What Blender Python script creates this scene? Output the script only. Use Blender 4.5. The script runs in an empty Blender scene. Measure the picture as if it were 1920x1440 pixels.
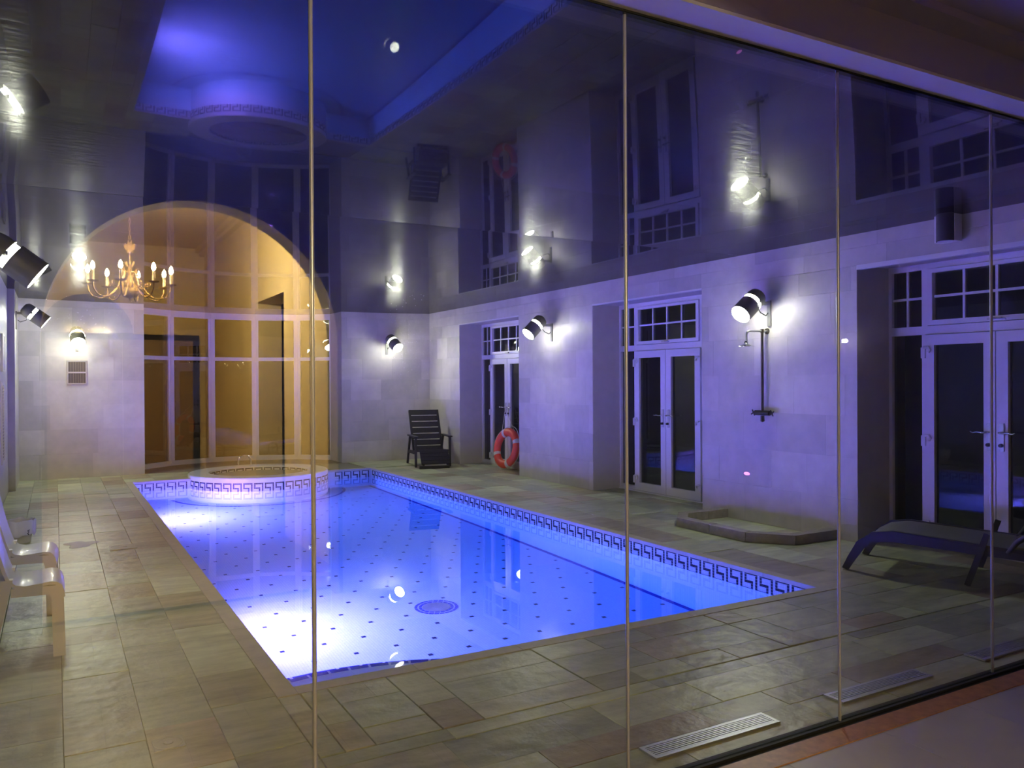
import bpy, bmesh, math, random
from mathutils import Vector, Matrix
random.seed(7)
SC = bpy.context.scene
COL = SC.collection
PI = math.pi

# ------------------------------------------------------------------ camera
F_PX, CAM_H = 1513.0, 1.55
YAW, PITCH, ROLL = math.radians(29.5), -5 / 1513.0, 0.0055
_f = Vector((math.sin(YAW) * math.cos(PITCH), math.cos(YAW) * math.cos(PITCH), math.sin(PITCH)))
_r0 = Vector((math.cos(YAW), -math.sin(YAW), 0.0))
_u0 = _r0.cross(_f)
_r = _r0 * math.cos(ROLL) - _u0 * math.sin(ROLL)
_u = _u0 * math.cos(ROLL) + _r0 * math.sin(ROLL)
cd = bpy.data.cameras.new('camera')
cd.sensor_width = 36.0
cd.lens = F_PX / 1920.0 * 36.0
cd.clip_start, cd.clip_end = 0.05, 100
cam = bpy.data.objects.new('camera', cd)
COL.objects.link(cam)
cam.matrix_world = Matrix(((_r.x, _u.x, -_f.x, 0), (_r.y, _u.y, -_f.y, 0), (_r.z, _u.z, -_f.z, CAM_H), (0, 0, 0, 1)))
SC.camera = cam

# ------------------------------------------------------------------ world, light levels, exposure
w = bpy.data.worlds.new('night')
SC.world = w
w.use_nodes = True
w.node_tree.nodes['Background'].inputs[0].default_value = (0.004, 0.005, 0.010, 1)
w.node_tree.nodes['Background'].inputs[1].default_value = 1.0
vs = SC.view_settings
SC.display_settings.display_device = 'sRGB'
vs.view_transform = 'Standard'
vs.look = 'None'
vs.gamma = 1.0
vs.use_curve_mapping = False
vs.exposure = 0.0
cy = SC.cycles
cy.use_denoising = True
cy.caustics_reflective = False
cy.caustics_refractive = True
cy.blur_glossy = 1.0
cy.max_bounces = 14
cy.diffuse_bounces = 5
cy.glossy_bounces = 6
cy.transmission_bounces = 8
cy.transparent_max_bounces = 24
cy.sample_clamp_indirect = 60.0

FLOOD = 165.0           # white wall floodlights, front lens
FLOOD_RING = 200.0       # their glowing vent ring
POOL = 6000.0           # underwater lamps
POOL_COL = (0.55, 0.17, 1.0)
CANDLE = 3400.0         # chandelier bulbs
CANDLE_COL = (1.0, 0.78, 0.38)

# ------------------------------------------------------------------ measured dimensions
XR, YF, ZC, YP = 6.62, 15.10, 2.93, 2.44
XL = -0.60
XD = 7.12
PX0, PX1, PY0, PY1 = 1.035, 4.93, 4.11, 13.89
ZW, ZB = -0.145, -1.33
SPA = (3.01, 14.05)
SPA_R, SPA_RI, SPA_Z = 1.13, 0.80, 0.06


# ------------------------------------------------------------------ materials
def newmat(name):
    m = bpy.data.materials.new(name)
    m.use_nodes = True
    nt = m.node_tree
    nt.nodes.clear()
    out = nt.nodes.new('ShaderNodeOutputMaterial')
    return m, nt, out


def P(name, col, rough=0.5, metal=0.0, spec=0.5, var=0.0, nscale=6.0, bump=0.0, bscale=30.0, objvar=0.0, emit=None, estr=0.0, coat=0.0, stretch=None, hue=None):
    m, nt, out = newmat(name)
    b = nt.nodes.new('ShaderNodeBsdfPrincipled')
    nt.links.new(b.outputs[0], out.inputs[0])
    b.inputs['Base Color'].default_value = (*col, 1)
    b.inputs['Roughness'].default_value = rough
    b.inputs['Metallic'].default_value = metal
    b.inputs['Specular IOR Level'].default_value = spec
    if coat:
        b.inputs['Coat Weight'].default_value = coat
    if emit:
        b.inputs['Emission Color'].default_value = (*emit, 1)
        b.inputs['Emission Strength'].default_value = estr
    geo = nt.nodes.new('ShaderNodeNewGeometry')
    if var or objvar:
        n = nt.nodes.new('ShaderNodeTexNoise')
        n.inputs['Scale'].default_value = nscale
        n.inputs['Detail'].default_value = 6
        n.inputs['Roughness'].default_value = 0.65
        if stretch:
            mp = nt.nodes.new('ShaderNodeMapping')
            mp.inputs['Scale'].default_value = stretch
            nt.links.new(geo.outputs['Position'], mp.inputs[0])
            oi_ = nt.nodes.new('ShaderNodeObjectInfo')
            ad = nt.nodes.new('ShaderNodeVectorMath')
            sc_ = nt.nodes.new('ShaderNodeMath')
            sc_.operation = 'MULTIPLY'
            sc_.inputs[1].default_value = 40.0
            nt.links.new(oi_.outputs['Random'], sc_.inputs[0])
            nt.links.new(mp.outputs[0], ad.inputs[0])
            nt.links.new(sc_.outputs[0], ad.inputs[1])
            nt.links.new(ad.outputs[0], n.inputs['Vector'])
        else:
            nt.links.new(geo.outputs['Position'], n.inputs['Vector'])
        mr = nt.nodes.new('ShaderNodeMapRange')
        mr.inputs[1].default_value, mr.inputs[2].default_value = 0.3, 0.7
        mr.inputs[3].default_value, mr.inputs[4].default_value = 1 - var, 1 + var
        nt.links.new(n.outputs['Fac'], mr.inputs[0])
        oi = nt.nodes.new('ShaderNodeObjectInfo')
        mr2 = nt.nodes.new('ShaderNodeMapRange')
        mr2.inputs[3].default_value, mr2.inputs[4].default_value = 1 - objvar, 1 + objvar
        nt.links.new(oi.outputs['Random'], mr2.inputs[0])
        mu = nt.nodes.new('ShaderNodeMath')
        mu.operation = 'MULTIPLY'
        nt.links.new(mr.outputs[0], mu.inputs[0])
        nt.links.new(mr2.outputs[0], mu.inputs[1])
        mx = nt.nodes.new('ShaderNodeVectorMath')
        mx.operation = 'SCALE'
        mx.inputs[0].default_value = col
        nt.links.new(mu.outputs[0], mx.inputs['Scale'])
        if hue:          # some pieces lean towards a second colour
            wn = nt.nodes.new('ShaderNodeTexWhiteNoise')
            wn.noise_dimensions = '1D'
            nt.links.new(oi.outputs['Random'], wn.inputs['W'])
            pw = nt.nodes.new('ShaderNodeMath')
            pw.operation = 'POWER'
            pw.inputs[1].default_value = 3.0
            nt.links.new(wn.outputs['Value'], pw.inputs[0])
            mc = nt.nodes.new('ShaderNodeMix')
            mc.data_type = 'RGBA'
            mc.inputs[6].default_value = (*col, 1)
            mc.inputs[7].default_value = (*hue, 1)
            nt.links.new(pw.outputs[0], mc.inputs[0])
            nt.links.new(mc.outputs[2], mx.inputs[0])
        nt.links.new(mx.outputs[0], b.inputs['Base Color'])
    if bump:
        n2 = nt.nodes.new('ShaderNodeTexNoise')
        n2.inputs['Scale'].default_value = bscale
        n2.inputs['Detail'].default_value = 5
        nt.links.new(geo.outputs['Position'], n2.inputs['Vector'])
        bp = nt.nodes.new('ShaderNodeBump')
        bp.inputs['Strength'].default_value = bump
        bp.inputs['Distance'].default_value = 0.02
        nt.links.new(n2.outputs['Fac'], bp.inputs['Height'])
        nt.links.new(bp.outputs[0], b.inputs['Normal'])
    return m


def emitter(name, col, s):
    m, nt, out = newmat(name)
    e = nt.nodes.new('ShaderNodeEmission')
    e.inputs[0].default_value = (*col, 1)
    e.inputs[1].default_value = s
    nt.links.new(e.outputs[0], out.inputs[0])
    return m


def schlick(nt, f0, power=5.0, f90=1.0):
    """Fresnel from the angle to the surface, the same from both faces of a thin sheet."""
    g = nt.nodes.new('ShaderNodeNewGeometry')
    d = nt.nodes.new('ShaderNodeVectorMath')
    d.operation = 'DOT_PRODUCT'
    nt.links.new(g.outputs['Normal'], d.inputs[0])
    nt.links.new(g.outputs['Incoming'], d.inputs[1])

    def M(op, a, b=None):
        n = nt.nodes.new('ShaderNodeMath')
        n.operation = op
        for i, v in enumerate((a, b)):
            if v is None:
                continue
            if isinstance(v, (int, float)):
                n.inputs[i].default_value = v
            else:
                nt.links.new(v, n.inputs[i])
        return n.outputs[0]
    c = M('ABSOLUTE', d.outputs['Value'])
    p = M('POWER', M('SUBTRACT', 1.0, c), power)
    return M('ADD', M('MULTIPLY', p, f90 - f0), f0)


def thin_glass(name, f0=0.04, tint=(1, 1, 1), rough=0.0):
    m, nt, out = newmat(name)
    t = nt.nodes.new('ShaderNodeBsdfTransparent')
    t.inputs[0].default_value = (*tint, 1)
    g = nt.nodes.new('ShaderNodeBsdfGlossy')
    g.inputs['Roughness'].default_value = rough
    mx = nt.nodes.new('ShaderNodeMixShader')
    nt.links.new(schlick(nt, f0), mx.inputs[0])
    nt.links.new(t.outputs[0], mx.inputs[1])
    nt.links.new(g.outputs[0], mx.inputs[2])
    nt.links.new(mx.outputs[0], out.inputs[0])
    return m


def water_mat():
    m, nt, out = newmat('pool_water')
    g = nt.nodes.new('ShaderNodeBsdfGlass')
    g.inputs['IOR'].default_value = 1.333
    g.inputs['Roughness'].default_value = 0.0
    geo = nt.nodes.new('ShaderNodeNewGeometry')
    n = nt.nodes.new('ShaderNodeTexNoise')
    n.inputs['Scale'].default_value = 1.6
    n.inputs['Detail'].default_value = 1
    nt.links.new(geo.outputs['Position'], n.inputs['Vector'])
    b = nt.nodes.new('ShaderNodeBump')
    b.inputs['Strength'].default_value = 0.03
    b.inputs['Distance'].default_value = 0.02
    nt.links.new(n.outputs['Fac'], b.inputs['Height'])
    nt.links.new(b.outputs[0], g.inputs['Normal'])
    nt.links.new(g.outputs[0], out.inputs[0])
    va = nt.nodes.new('ShaderNodeVolumeAbsorption')      # water swallows red first
    va.inputs['Color'].default_value = (0.50, 0.88, 0.99, 1)
    va.inputs['Density'].default_value = 1.0
    nt.links.new(va.outputs[0], out.inputs['Volume'])
    return m


def gloss_ceiling():
    """Black glossy stretch ceiling: sharp mirror with a softer sheen, patchy where it is damp."""
    m, nt, out = newmat('gloss_ceiling')
    d = nt.nodes.new('ShaderNodeBsdfDiffuse')
    d.inputs[0].default_value = (0.012, 0.012, 0.016, 1)
    g1 = nt.nodes.new('ShaderNodeBsdfGlossy')
    g1.inputs['Roughness'].default_value = 0.02
    g2 = nt.nodes.new('ShaderNodeBsdfGlossy')
    g2.inputs['Roughness'].default_value = 0.20
    geo = nt.nodes.new('ShaderNodeNewGeometry')
    mp = nt.nodes.new('ShaderNodeMapping')
    mp.inputs['Scale'].default_value = (0.5, 1.4, 1)
    nt.links.new(geo.outputs['Position'], mp.inputs[0])
    n = nt.nodes.new('ShaderNodeTexNoise')
    n.inputs['Scale'].default_value = 0.9
    n.inputs['Detail'].default_value = 8
    n.inputs['Roughness'].default_value = 0.7
    nt.links.new(mp.outputs[0], n.inputs['Vector'])
    mr = nt.nodes.new('ShaderNodeMapRange')
    mr.inputs[1].default_value, mr.inputs[2].default_value = 0.42, 0.72
    mr.inputs[3].default_value, mr.inputs[4].default_value = 0.22, 0.50
    nt.links.new(n.outputs['Fac'], mr.inputs[0])
    n3 = nt.nodes.new('ShaderNodeTexNoise')
    n3.inputs['Scale'].default_value = 16.0
    n3.inputs['Detail'].default_value = 4
    nt.links.new(mp.outputs[0], n3.inputs['Vector'])
    bp_ = nt.nodes.new('ShaderNodeBump')
    bp_.inputs['Strength'].default_value = 0.12
    bp_.inputs['Distance'].default_value = 0.02
    nt.links.new(n3.outputs['Fac'], bp_.inputs['Height'])
    nt.links.new(bp_.outputs[0], g2.inputs['Normal'])
    mg = nt.nodes.new('ShaderNodeMixShader')
    nt.links.new(mr.outputs[0], mg.inputs[0])
    nt.links.new(g1.outputs[0], mg.inputs[1])
    nt.links.new(g2.outputs[0], mg.inputs[2])
    mx = nt.nodes.new('ShaderNodeMixShader')
    nt.links.new(schlick(nt, 0.075, 5.0, 0.55), mx.inputs[0])
    nt.links.new(d.outputs[0], mx.inputs[1])
    nt.links.new(mg.outputs[0], mx.inputs[2])
    nt.links.new(mx.outputs[0], out.inputs[0])
    return m


def mosaic_mat(name, col, grout, size=0.0233):
    m, nt, out = newmat(name)
    b = nt.nodes.new('ShaderNodeBsdfPrincipled')
    b.inputs['Roughness'].default_value = 0.25
    uv = nt.nodes.new('ShaderNodeUVMap')
    br = nt.nodes.new('ShaderNodeTexBrick')
    br.offset = 0.0
    br.inputs['Color1'].default_value = (*col, 1)
    br.inputs['Color2'].default_value = (*[c * 0.93 for c in col], 1)
    br.inputs['Mortar'].default_value = (*grout, 1)
    br.inputs['Scale'].default_value = 1.0
    br.inputs['Mortar Size'].default_value = size * 0.06
    br.inputs['Mortar Smooth'].default_value = 0.1
    br.inputs['Brick Width'].default_value = size
    br.inputs['Row Height'].default_value = size
    nt.links.new(uv.outputs[0], br.inputs['Vector'])
    nt.links.new(br.outputs['Color'], b.inputs['Base Color'])
    nt.links.new(b.outputs[0], out.inputs[0])
    return m


M = {}
M['wall_stone'] = P('limestone_cladding', (0.56, 0.53, 0.49), 0.45, var=0.10, nscale=5, objvar=0.12, bump=0.05, bscale=14)
M['wall_base'] = P('limestone_grout', (0.54, 0.51, 0.47), 0.6, var=0.06)
M['deck'] = P('riven_stone', (0.455, 0.50, 0.325), 0.38, var=0.30, nscale=2.4, objvar=0.26, bump=0.45, bscale=9, stretch=(1.0, 4.0, 1.0), hue=(0.34, 0.27, 0.17))
M['deck_bed'] = P('paving_joint', (0.27, 0.255, 0.19), 0.9)
M['coping'] = P('pale_coping', (0.50, 0.47, 0.38), 0.5, var=0.12, nscale=9, objvar=0.05, bump=0.1)
M['kerb'] = P('kerb_stone', (0.30, 0.28, 0.23), 0.6, var=0.2, nscale=12, objvar=0.1, bump=0.3)
M['ceiling'] = gloss_ceiling()
M['mosaic'] = mosaic_mat('white_pool_mosaic', (0.68, 0.75, 0.80), (0.48, 0.54, 0.60))
M['navy'] = P('navy_mosaic', (0.012, 0.014, 0.045), 0.25, objvar=0.1)
M['blue_line'] = P('blue_mosaic', (0.02, 0.03, 0.30), 0.25)
M['water'] = water_mat()
M['glass'] = thin_glass('partition_glass', 0.085, (0.98, 0.985, 0.98))
M['winglass'] = thin_glass('window_glass', 0.05, (0.6, 0.62, 0.62))
M['upvc'] = P('white_frame_paint', (0.78, 0.77, 0.78), 0.35)
M['steel'] = P('brushed_steel', (0.55, 0.55, 0.56), 0.42, metal=1.0)
M['chrome'] = P('chrome', (0.75, 0.75, 0.76), 0.12, metal=1.0)
M['black'] = P('black_paint', (0.018, 0.018, 0.02), 0.45)
M['gasket'] = P('black_gasket', (0.012, 0.012, 0.012), 0.6)
M['blackwood'] = P('black_stained_wood', (0.007, 0.007, 0.009), 0.55, var=0.2, nscale=20)
M['sling'] = P('grey_sling_fabric', (0.16, 0.16, 0.17), 0.8, var=0.1, nscale=60)
M['lounger'] = P('dark_blue_grey_frame', (0.035, 0.038, 0.06), 0.4)
M['plastic'] = P('white_plastic', (0.72, 0.71, 0.68), 0.3, coat=0.3)
M['orange'] = P('orange_plastic', (0.80, 0.085, 0.035), 0.42, var=0.08, nscale=12)
M['tape'] = P('pale_reflective_tape', (0.72, 0.70, 0.68), 0.4)
M['rope'] = P('pale_rope', (0.62, 0.58, 0.48), 0.8)
M['bronze'] = P('dark_shower_metal', (0.10, 0.09, 0.085), 0.35, metal=0.8)
M['lampgrey'] = P('lamp_housing', (0.20, 0.20, 0.17), 0.5, metal=0.2)
M['bracket'] = P('galvanised_bracket', (0.30, 0.30, 0.29), 0.4, metal=0.6)
M['lens'] = emitter('flood_lens', (0.97, 1.0, 0.80), FLOOD)
M['ring'] = emitter('flood_ring', (0.97, 1.0, 0.80), FLOOD_RING)
M['poollamp'] = emitter('underwater_lens', POOL_COL, POOL)
M['bulb'] = emitter('candle_bulb', CANDLE_COL, CANDLE)
M['spotglow'] = emitter('small_lamp_glow', (1, 0.95, 0.85), 60)
M['pinkreflection'] = emitter('pink_reflection_glow', (1.0, 0.25, 0.85), 2.5)  # emission that imitates a pink reflection, not a lamp
M['brass'] = P('antique_brass', (0.34, 0.22, 0.08), 0.4, metal=0.6)
M['candle'] = P('cream_candle_tube', (0.85, 0.75, 0.5), 0.5)
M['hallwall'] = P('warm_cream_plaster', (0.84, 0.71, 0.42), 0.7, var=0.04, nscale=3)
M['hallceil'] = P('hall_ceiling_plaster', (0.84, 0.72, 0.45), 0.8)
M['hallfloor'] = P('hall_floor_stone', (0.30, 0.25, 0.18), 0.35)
M['archwall'] = P('lobby_plaster', (0.26, 0.24, 0.24), 0.8)
M['lobbyceil'] = P('lobby_ceiling_plaster', (0.31, 0.28, 0.42), 0.8)
M['soffit'] = P('white_soffit_paint', (0.62, 0.62, 0.68), 0.7)
M['lobbytile'] = P('pale_lobby_tile', (0.46, 0.45, 0.54), 0.35, var=0.06, nscale=3, objvar=0.04)
M['timber'] = P('oak_threshold', (0.42, 0.20, 0.075), 0.4, var=0.25, nscale=18)
M['vent'] = P('vent_dark', (0.05, 0.05, 0.06), 0.5)
M['drop'] = P('water_droplet', (0.9, 0.9, 0.92), 0.08, spec=1.0)
M['speaker'] = P('speaker_grille', (0.03, 0.03, 0.035), 0.6)
M['rough_black'] = P('soft_black', (0.02, 0.018, 0.016), 0.7)


# ------------------------------------------------------------------ mesh helpers
class MB:
    def __init__(s):
        s.v, s.f, s.uv = [], [], []

    def box(s, x0, x1, y0, y1, z0, z1):
        b = len(s.v)
        s.v += [(x0, y0, z0), (x1, y0, z0), (x1, y1, z0), (x0, y1, z0), (x0, y0, z1), (x1, y0, z1), (x1, y1, z1), (x0, y1, z1)]
        for q in ((0, 3, 2, 1), (4, 5, 6, 7), (0, 1, 5, 4), (1, 2, 6, 5), (2, 3, 7, 6), (3, 0, 4, 7)):
            s.f.append([b + i for i in q])
        return s

    def quad(s, a, b_, c, d):
        b = len(s.v)
        s.v += [tuple(a), tuple(b_), tuple(c), tuple(d)]
        s.f.append([b, b + 1, b + 2, b + 3])
        return s

    def beam(s, p, q, w_, h_, up=(0, 0, 1)):
        """box of section w (sideways) x h (along up) from p to q"""
        p, q = Vector(p), Vector(q)
        d = (q - p).normalized()
        u = Vector(up)
        sd = d.cross(u)
        if sd.length < 1e-5:
            sd = d.cross(Vector((1, 0, 0)))
        sd.normalize()
        u = sd.cross(d).normalized()
        b = len(s.v)
        for c in (p, q):
            for a, e in ((-1, -1), (1, -1), (1, 1), (-1, 1)):
                s.v.append(tuple(c + sd * (a * w_ / 2) + u * (e * h_ / 2)))
        for qd in ((0, 1, 2, 3), (7, 6, 5, 4), (0, 4, 5, 1), (1, 5, 6, 2), (2, 6, 7, 3), (3, 7, 4, 0)):
            s.f.append([b + i for i in qd])
        return s

    def tube(s, pts, r, seg=8, closed=False, caps=True):
        pts = [Vector(p) for p in pts]
        n = len(pts)
        rr = r if isinstance(r, (list, tuple)) else [r] * n
        b = len(s.v)
        prev = None
        for i, p in enumerate(pts):
            if closed:
                t = pts[(i + 1) % n] - pts[i - 1]
            else:
                t = pts[min(i + 1, n - 1)] - pts[max(i - 1, 0)]
            t.normalize()
            if prev is None:
                a = t.cross(Vector((0, 0, 1)))
                if a.length < 1e-3:
                    a = t.cross(Vector((1, 0, 0)))
                a.normalize()
            else:
                a = prev - t * prev.dot(t)
                a.normalize()
            prev = a
            c = t.cross(a)
            for k in range(seg):
                an = 2 * PI * k / seg
                s.v.append(tuple(p + (a * math.cos(an) + c * math.sin(an)) * rr[i]))
        for i in range(n if closed else n - 1):
            for k in range(seg):
                i2, k2 = (i + 1) % n, (k + 1) % seg
                s.f.append([b + i * seg + k, b + i * seg + k2, b + i2 * seg + k2, b + i2 * seg + k])
        if caps and not closed:
            s.f.append([b + k for k in range(seg)][::-1])
            s.f.append([b + (n - 1) * seg + k for k in range(seg)])
        return s

    def lathe(s, prof, origin=(0, 0, 0), axis=(0, 0, 1), seg=20, close=False):
        """prof = [(r, h), ...] along axis"""
        ax = Vector(axis).normalized()
        a = ax.cross(Vector((0, 0, 1)))
        if a.length < 1e-3:
            a = Vector((1, 0, 0))
        a.normalize()
        c = ax.cross(a)
        o = Vector(origin)
        b = len(s.v)
        for r, h in prof:
            for k in range(seg):
                an = 2 * PI * k / seg
                s.v.append(tuple(o + ax * h + (a * math.cos(an) + c * math.sin(an)) * r))
        n = len(prof)
        for i in range(n if close else n - 1):
            for k in range(seg):
                k2, i2 = (k + 1) % seg, (i + 1) % n
                s.f.append([b + i * seg + k, b + i * seg + k2, b + i2 * seg + k2, b + i2 * seg + k])
        return s

    def disc(s, o, axis, r, seg=24):
        b = len(s.v)
        ax = Vector(axis).normalized()
        a = ax.cross(Vector((0, 0, 1)))
        if a.length < 1e-3:
            a = Vector((1, 0, 0))
        a.normalize()
        c = ax.cross(a)
        o = Vector(o)
        for k in range(seg):
            an = 2 * PI * k / seg
            s.v.append(tuple(o + (a * math.cos(an) + c * math.sin(an)) * r))
        s.f.append([b + k for k in range(seg)])
        return s

    def prism(s, outline, z0, z1):
        """outline: list of (x, y), counter-clockwise"""
        b, n = len(s.v), len(outline)
        s.v += [(x, y, z0) for x, y in outline] + [(x, y, z1) for x, y in outline]
        s.f.append([b + i for i in range(n)][::-1])
        s.f.append([b + n + i for i in range(n)])
        for i in range(n):
            j = (i + 1) % n
            s.f.append([b + i, b + j, b + n + j, b + n + i])
        return s

    def mesh(s, name, mat, smooth=None, fix=True):
        me = bpy.data.meshes.new(name)
        me.from_pydata(s.v, [], s.f)
        if fix:
            bm = bmesh.new()
            bm.from_mesh(me)
            bmesh.ops.recalc_face_normals(bm, faces=bm.faces)
            bm.to_mesh(me)
            bm.free()
        me.materials.append(M[mat] if isinstance(mat, str) else mat)
        if smooth:
            me.shade_smooth()
            try:
                me.set_sharp_from_angle(angle=math.radians(smooth))
            except Exception:
                pass
        me.update()
        return me

    def build(s, name, mat, parent=None, smooth=None, loc=None, fix=True):
        return link(name, s.mesh(name, mat, smooth, fix), parent, loc)


def link(name, me, parent=None, loc=None, rot=None):
    o = bpy.data.objects.new(name, me)
    COL.objects.link(o)
    if parent is not None:
        o.parent = parent
    if loc is not None:
        o.location = loc
    if rot is not None:
        o.rotation_euler = rot
    return o


def tag(o, label=None, cat=None, group=None, kind=None):
    if label:
        o['label'] = label
    if cat:
        o['category'] = cat
    if group:
        o['group'] = group
    if kind:
        o['kind'] = kind
    return o


def thing(name, label, cat, loc=(0, 0, 0), rotz=0.0, group=None, kind=None):
    o = bpy.data.objects.new(name, None)
    COL.objects.link(o)
    o.empty_display_size = 0.05
    o.location = loc
    o.rotation_euler = (0, 0, rotz)
    return tag(o, label, cat, group, kind)


def structure(o, label=None):
    return tag(o, label, None, None, 'structure')


def dup(root, loc, rotz, label):
    r = root.copy()
    COL.objects.link(r)
    r.location = loc
    r.rotation_euler = (0, 0, rotz)
    r['label'] = label
    for ch in list(root.children):
        c = ch.copy()
        COL.objects.link(c)
        c.parent = r
        for g in ch.children:
            d = g.copy()
            COL.objects.link(d)
            d.parent = c
    return r


def arc(cx, cy, r, a0, a1, n):
    return [(cx + r * math.cos(a0 + (a1 - a0) * i / n), cy + r * math.sin(a0 + (a1 - a0) * i / n)) for i in range(n + 1)]


# ================================================================== THE SETTING
# ---- pool hall walls --------------------------------------------------------
DOORS = [(11.47, 13.70), (7.16, 9.38), (2.82, 5.05)]
HEAD = 2.63
TH = 0.012
m = MB()
x0, x1 = XR + TH, 7.34
ys = [2.36, 2.82, 5.05, 7.16, 9.38, 11.47, 13.70, 15.40]
for i in range(0, 8, 2):
    m.box(x0, x1, ys[i], ys[i + 1], -0.15, 3.02)
for a, b in DOORS:
    m.box(x0, x1, a, b, HEAD, 3.02)
wall_right = structure(m.build('wall_right', 'wall_base'), 'pale limestone clad wall with three recessed glazed doors')


def clad(parent, place, u0, u1, z0, z1, course=0.4, ln=0.62, gap=0.0016, uoff=0.0):
    """limestone tiles over a rectangle; place(u0,u1,z0,z1) returns the tile's box"""
    z = math.floor(z0 / course) * course
    row = int(round(z / course))
    while z < z1 - 0.01:
        za, zb = max(z, z0), min(z + course, z1)
        u = u0 - ((row * 0.37 + uoff) % 1.0) * ln
        while u < u1 - 0.01:
            L = ln * random.choice((0.75, 1.0, 1.0, 1.25))
            ua, ub = max(u, u0), min(u + L, u1)
            if u1 - ub < 0.10:
                ub = u1
            if ub - ua > 0.02:
                b = place(ua + gap / 2, ub - gap / 2, za + gap / 2, zb - gap / 2)
                c = [(b[0] + b[1]) / 2, (b[2] + b[3]) / 2, (b[4] + b[5]) / 2]
                MB().box(b[0] - c[0], b[1] - c[0], b[2] - c[1], b[3] - c[1], b[4] - c[2], b[5] - c[2]).build('tile', 'wall_stone', parent, loc=c, fix=False)
            u = ub if ub == u1 else u + L
        z += course
        row += 1


def on_right(a, b, c, d):
    return (XR, XR + TH, a, b, c, d)


def on_far(a, b, c, d):
    return (a, b, YF, YF + TH, c, d)


for i in range(0, 8, 2):
    clad(wall_right, on_right, max(ys[i], YP + 0.02), min(ys[i + 1], YF), 0, HEAD - 0.001, uoff=i * 0.21)
clad(wall_right, on_right, YP + 0.02, YF, HEAD, 2.96, course=0.4, ln=0.75)

BX0, BX1 = 1.322, 4.785
m = MB()
m.box(-1.3, BX0, YF + TH, 15.9, -0.15, 3.02)
m.box(BX1, 7.3, YF + TH, 15.9, -0.15, 3.02)
wall_far = structure(m.build('wall_far', 'wall_base'), 'far limestone clad wall either side of the curved bay window')
clad(wall_far, on_far, -0.52, BX0, 0, 2.96, uoff=0.3)
clad(wall_far, on_far, BX1, XR, 0, 2.96, uoff=0.6)

m = MB()
m.box(-1.3, XL, 2.36, 13.70, -0.15, 3.02)
m.box(-1.3, XL + 0.09, 13.70, 15.3, -0.15, 3.02)
wall_left = structure(m.build('wall_left', 'wall_stone'), 'left pool hall wall with a shallow pier at the far end')

# door head trims
for k, (a, b) in enumerate(DOORS):
    h = 0.04 if k == 2 else 0.016
    structure(MB().box(XR - 0.006, XR + 0.05, a, b, HEAD - h, HEAD + 0.002).build('trim_%d' % (k + 1), 'upvc'), 'pale bead along the head of a door recess')

# ---- deck ------------------------------------------------------------------
C = 0.095     # coping width
m = MB()
bz0, bz1 = -0.16, -0.012
hx = SPA
m.box(XL - 0.1, PX0 - 0.02, YP, 15.3, bz0, bz1)
m.box(PX1 + 0.02, XD + 0.1, YP, 15.3, bz0, bz1)
m.box(PX0 - 0.02, PX1 + 0.02, YP, PY0 - 0.02, bz0, bz1)
m.box(PX0 - 0.02, PX1 + 0.02, PY1 + 0.02, 17.3, bz0, bz1)
deck = structure(m.build('floor', 'deck_bed'), 'riven stone paving around the pool')


def slab(x0, x1, y0, y1, gap=0.0038):
    if x1 - x0 < 0.04 or y1 - y0 < 0.04:
        return
    g = gap / 2 * random.uniform(0.15, 1.1)
    dz = random.uniform(-0.002, 0.002)
    cx, cy = (x0 + x1) / 2, (y0 + y1) / 2
    hx_, hy_ = (x1 - x0) / 2 - g, (y1 - y0) / 2 - g
    e = 0.0018
    mb = MB()
    v = []
    for (ax, ay, z) in ((hx_, hy_, -0.03), (hx_, hy_, dz - e), (hx_ - e, hy_ - e, dz)):
        v += [(-ax, -ay, z), (ax, -ay, z), (ax, ay, z), (-ax, ay, z)]
    mb.v = v
    for l in (0, 4):
        for i in range(4):
            j = (i + 1) % 4
            mb.f.append([l + i, l + j, l + 4 + j, l + 4 + i])
    mb.f.append([8, 9, 10, 11])
    mb.build('paving_slab', 'deck', deck, loc=(cx, cy, 0), fix=False)


def pave_cols(edges, y0, y1, lo, hi):
    """columns running along Y, slabs of uneven length"""
    for a, b in zip(edges[:-1], edges[1:]):
        y = y0
        while y < y1 - 0.001:
            L = random.uniform(lo, hi)
            if y1 - (y + L) < lo * 0.6:
                L = y1 - y
            if b - a > 0.5 and L < 0.42 and random.random() < 0.45:
                c = a + (b - a) * random.choice((0.4, 0.5, 0.6))
                slab(a, c, y, y + L)
                slab(c, b, y, y + L)
            else:
                slab(a, b, y, y + L)
            y += L


def pave_rows(edges, x0, x1, lo, hi):
    for a, b in zip(edges[:-1], edges[1:]):
        x = x0 - random.uniform(0, lo * 0.5)
        while x < x1 - 0.001:
            L = random.uniform(lo, hi)
            if x1 - (x + L) < lo * 0.6:
                L = x1 - x
            slab(max(x, x0), x + L, a, b)
            x += L


pave_cols([XL + 0.003, -0.30, 0.02, 0.335, 0.635, PX0 - C], YP + 0.03, YF, 0.34, 0.66)
pave_cols([PX1 + C, 5.42, 5.82, 6.22, XR], PY0 - C, 13.9, 0.40, 0.80)
for a, b in DOORS:
    pave_cols([XR, 6.87, XD], a, b, 0.5, 0.9)
pave_rows([YP + 0.03, 2.70, 2.887, 3.17, 3.279], PX0 - C, XR, 0.42, 0.95)
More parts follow.
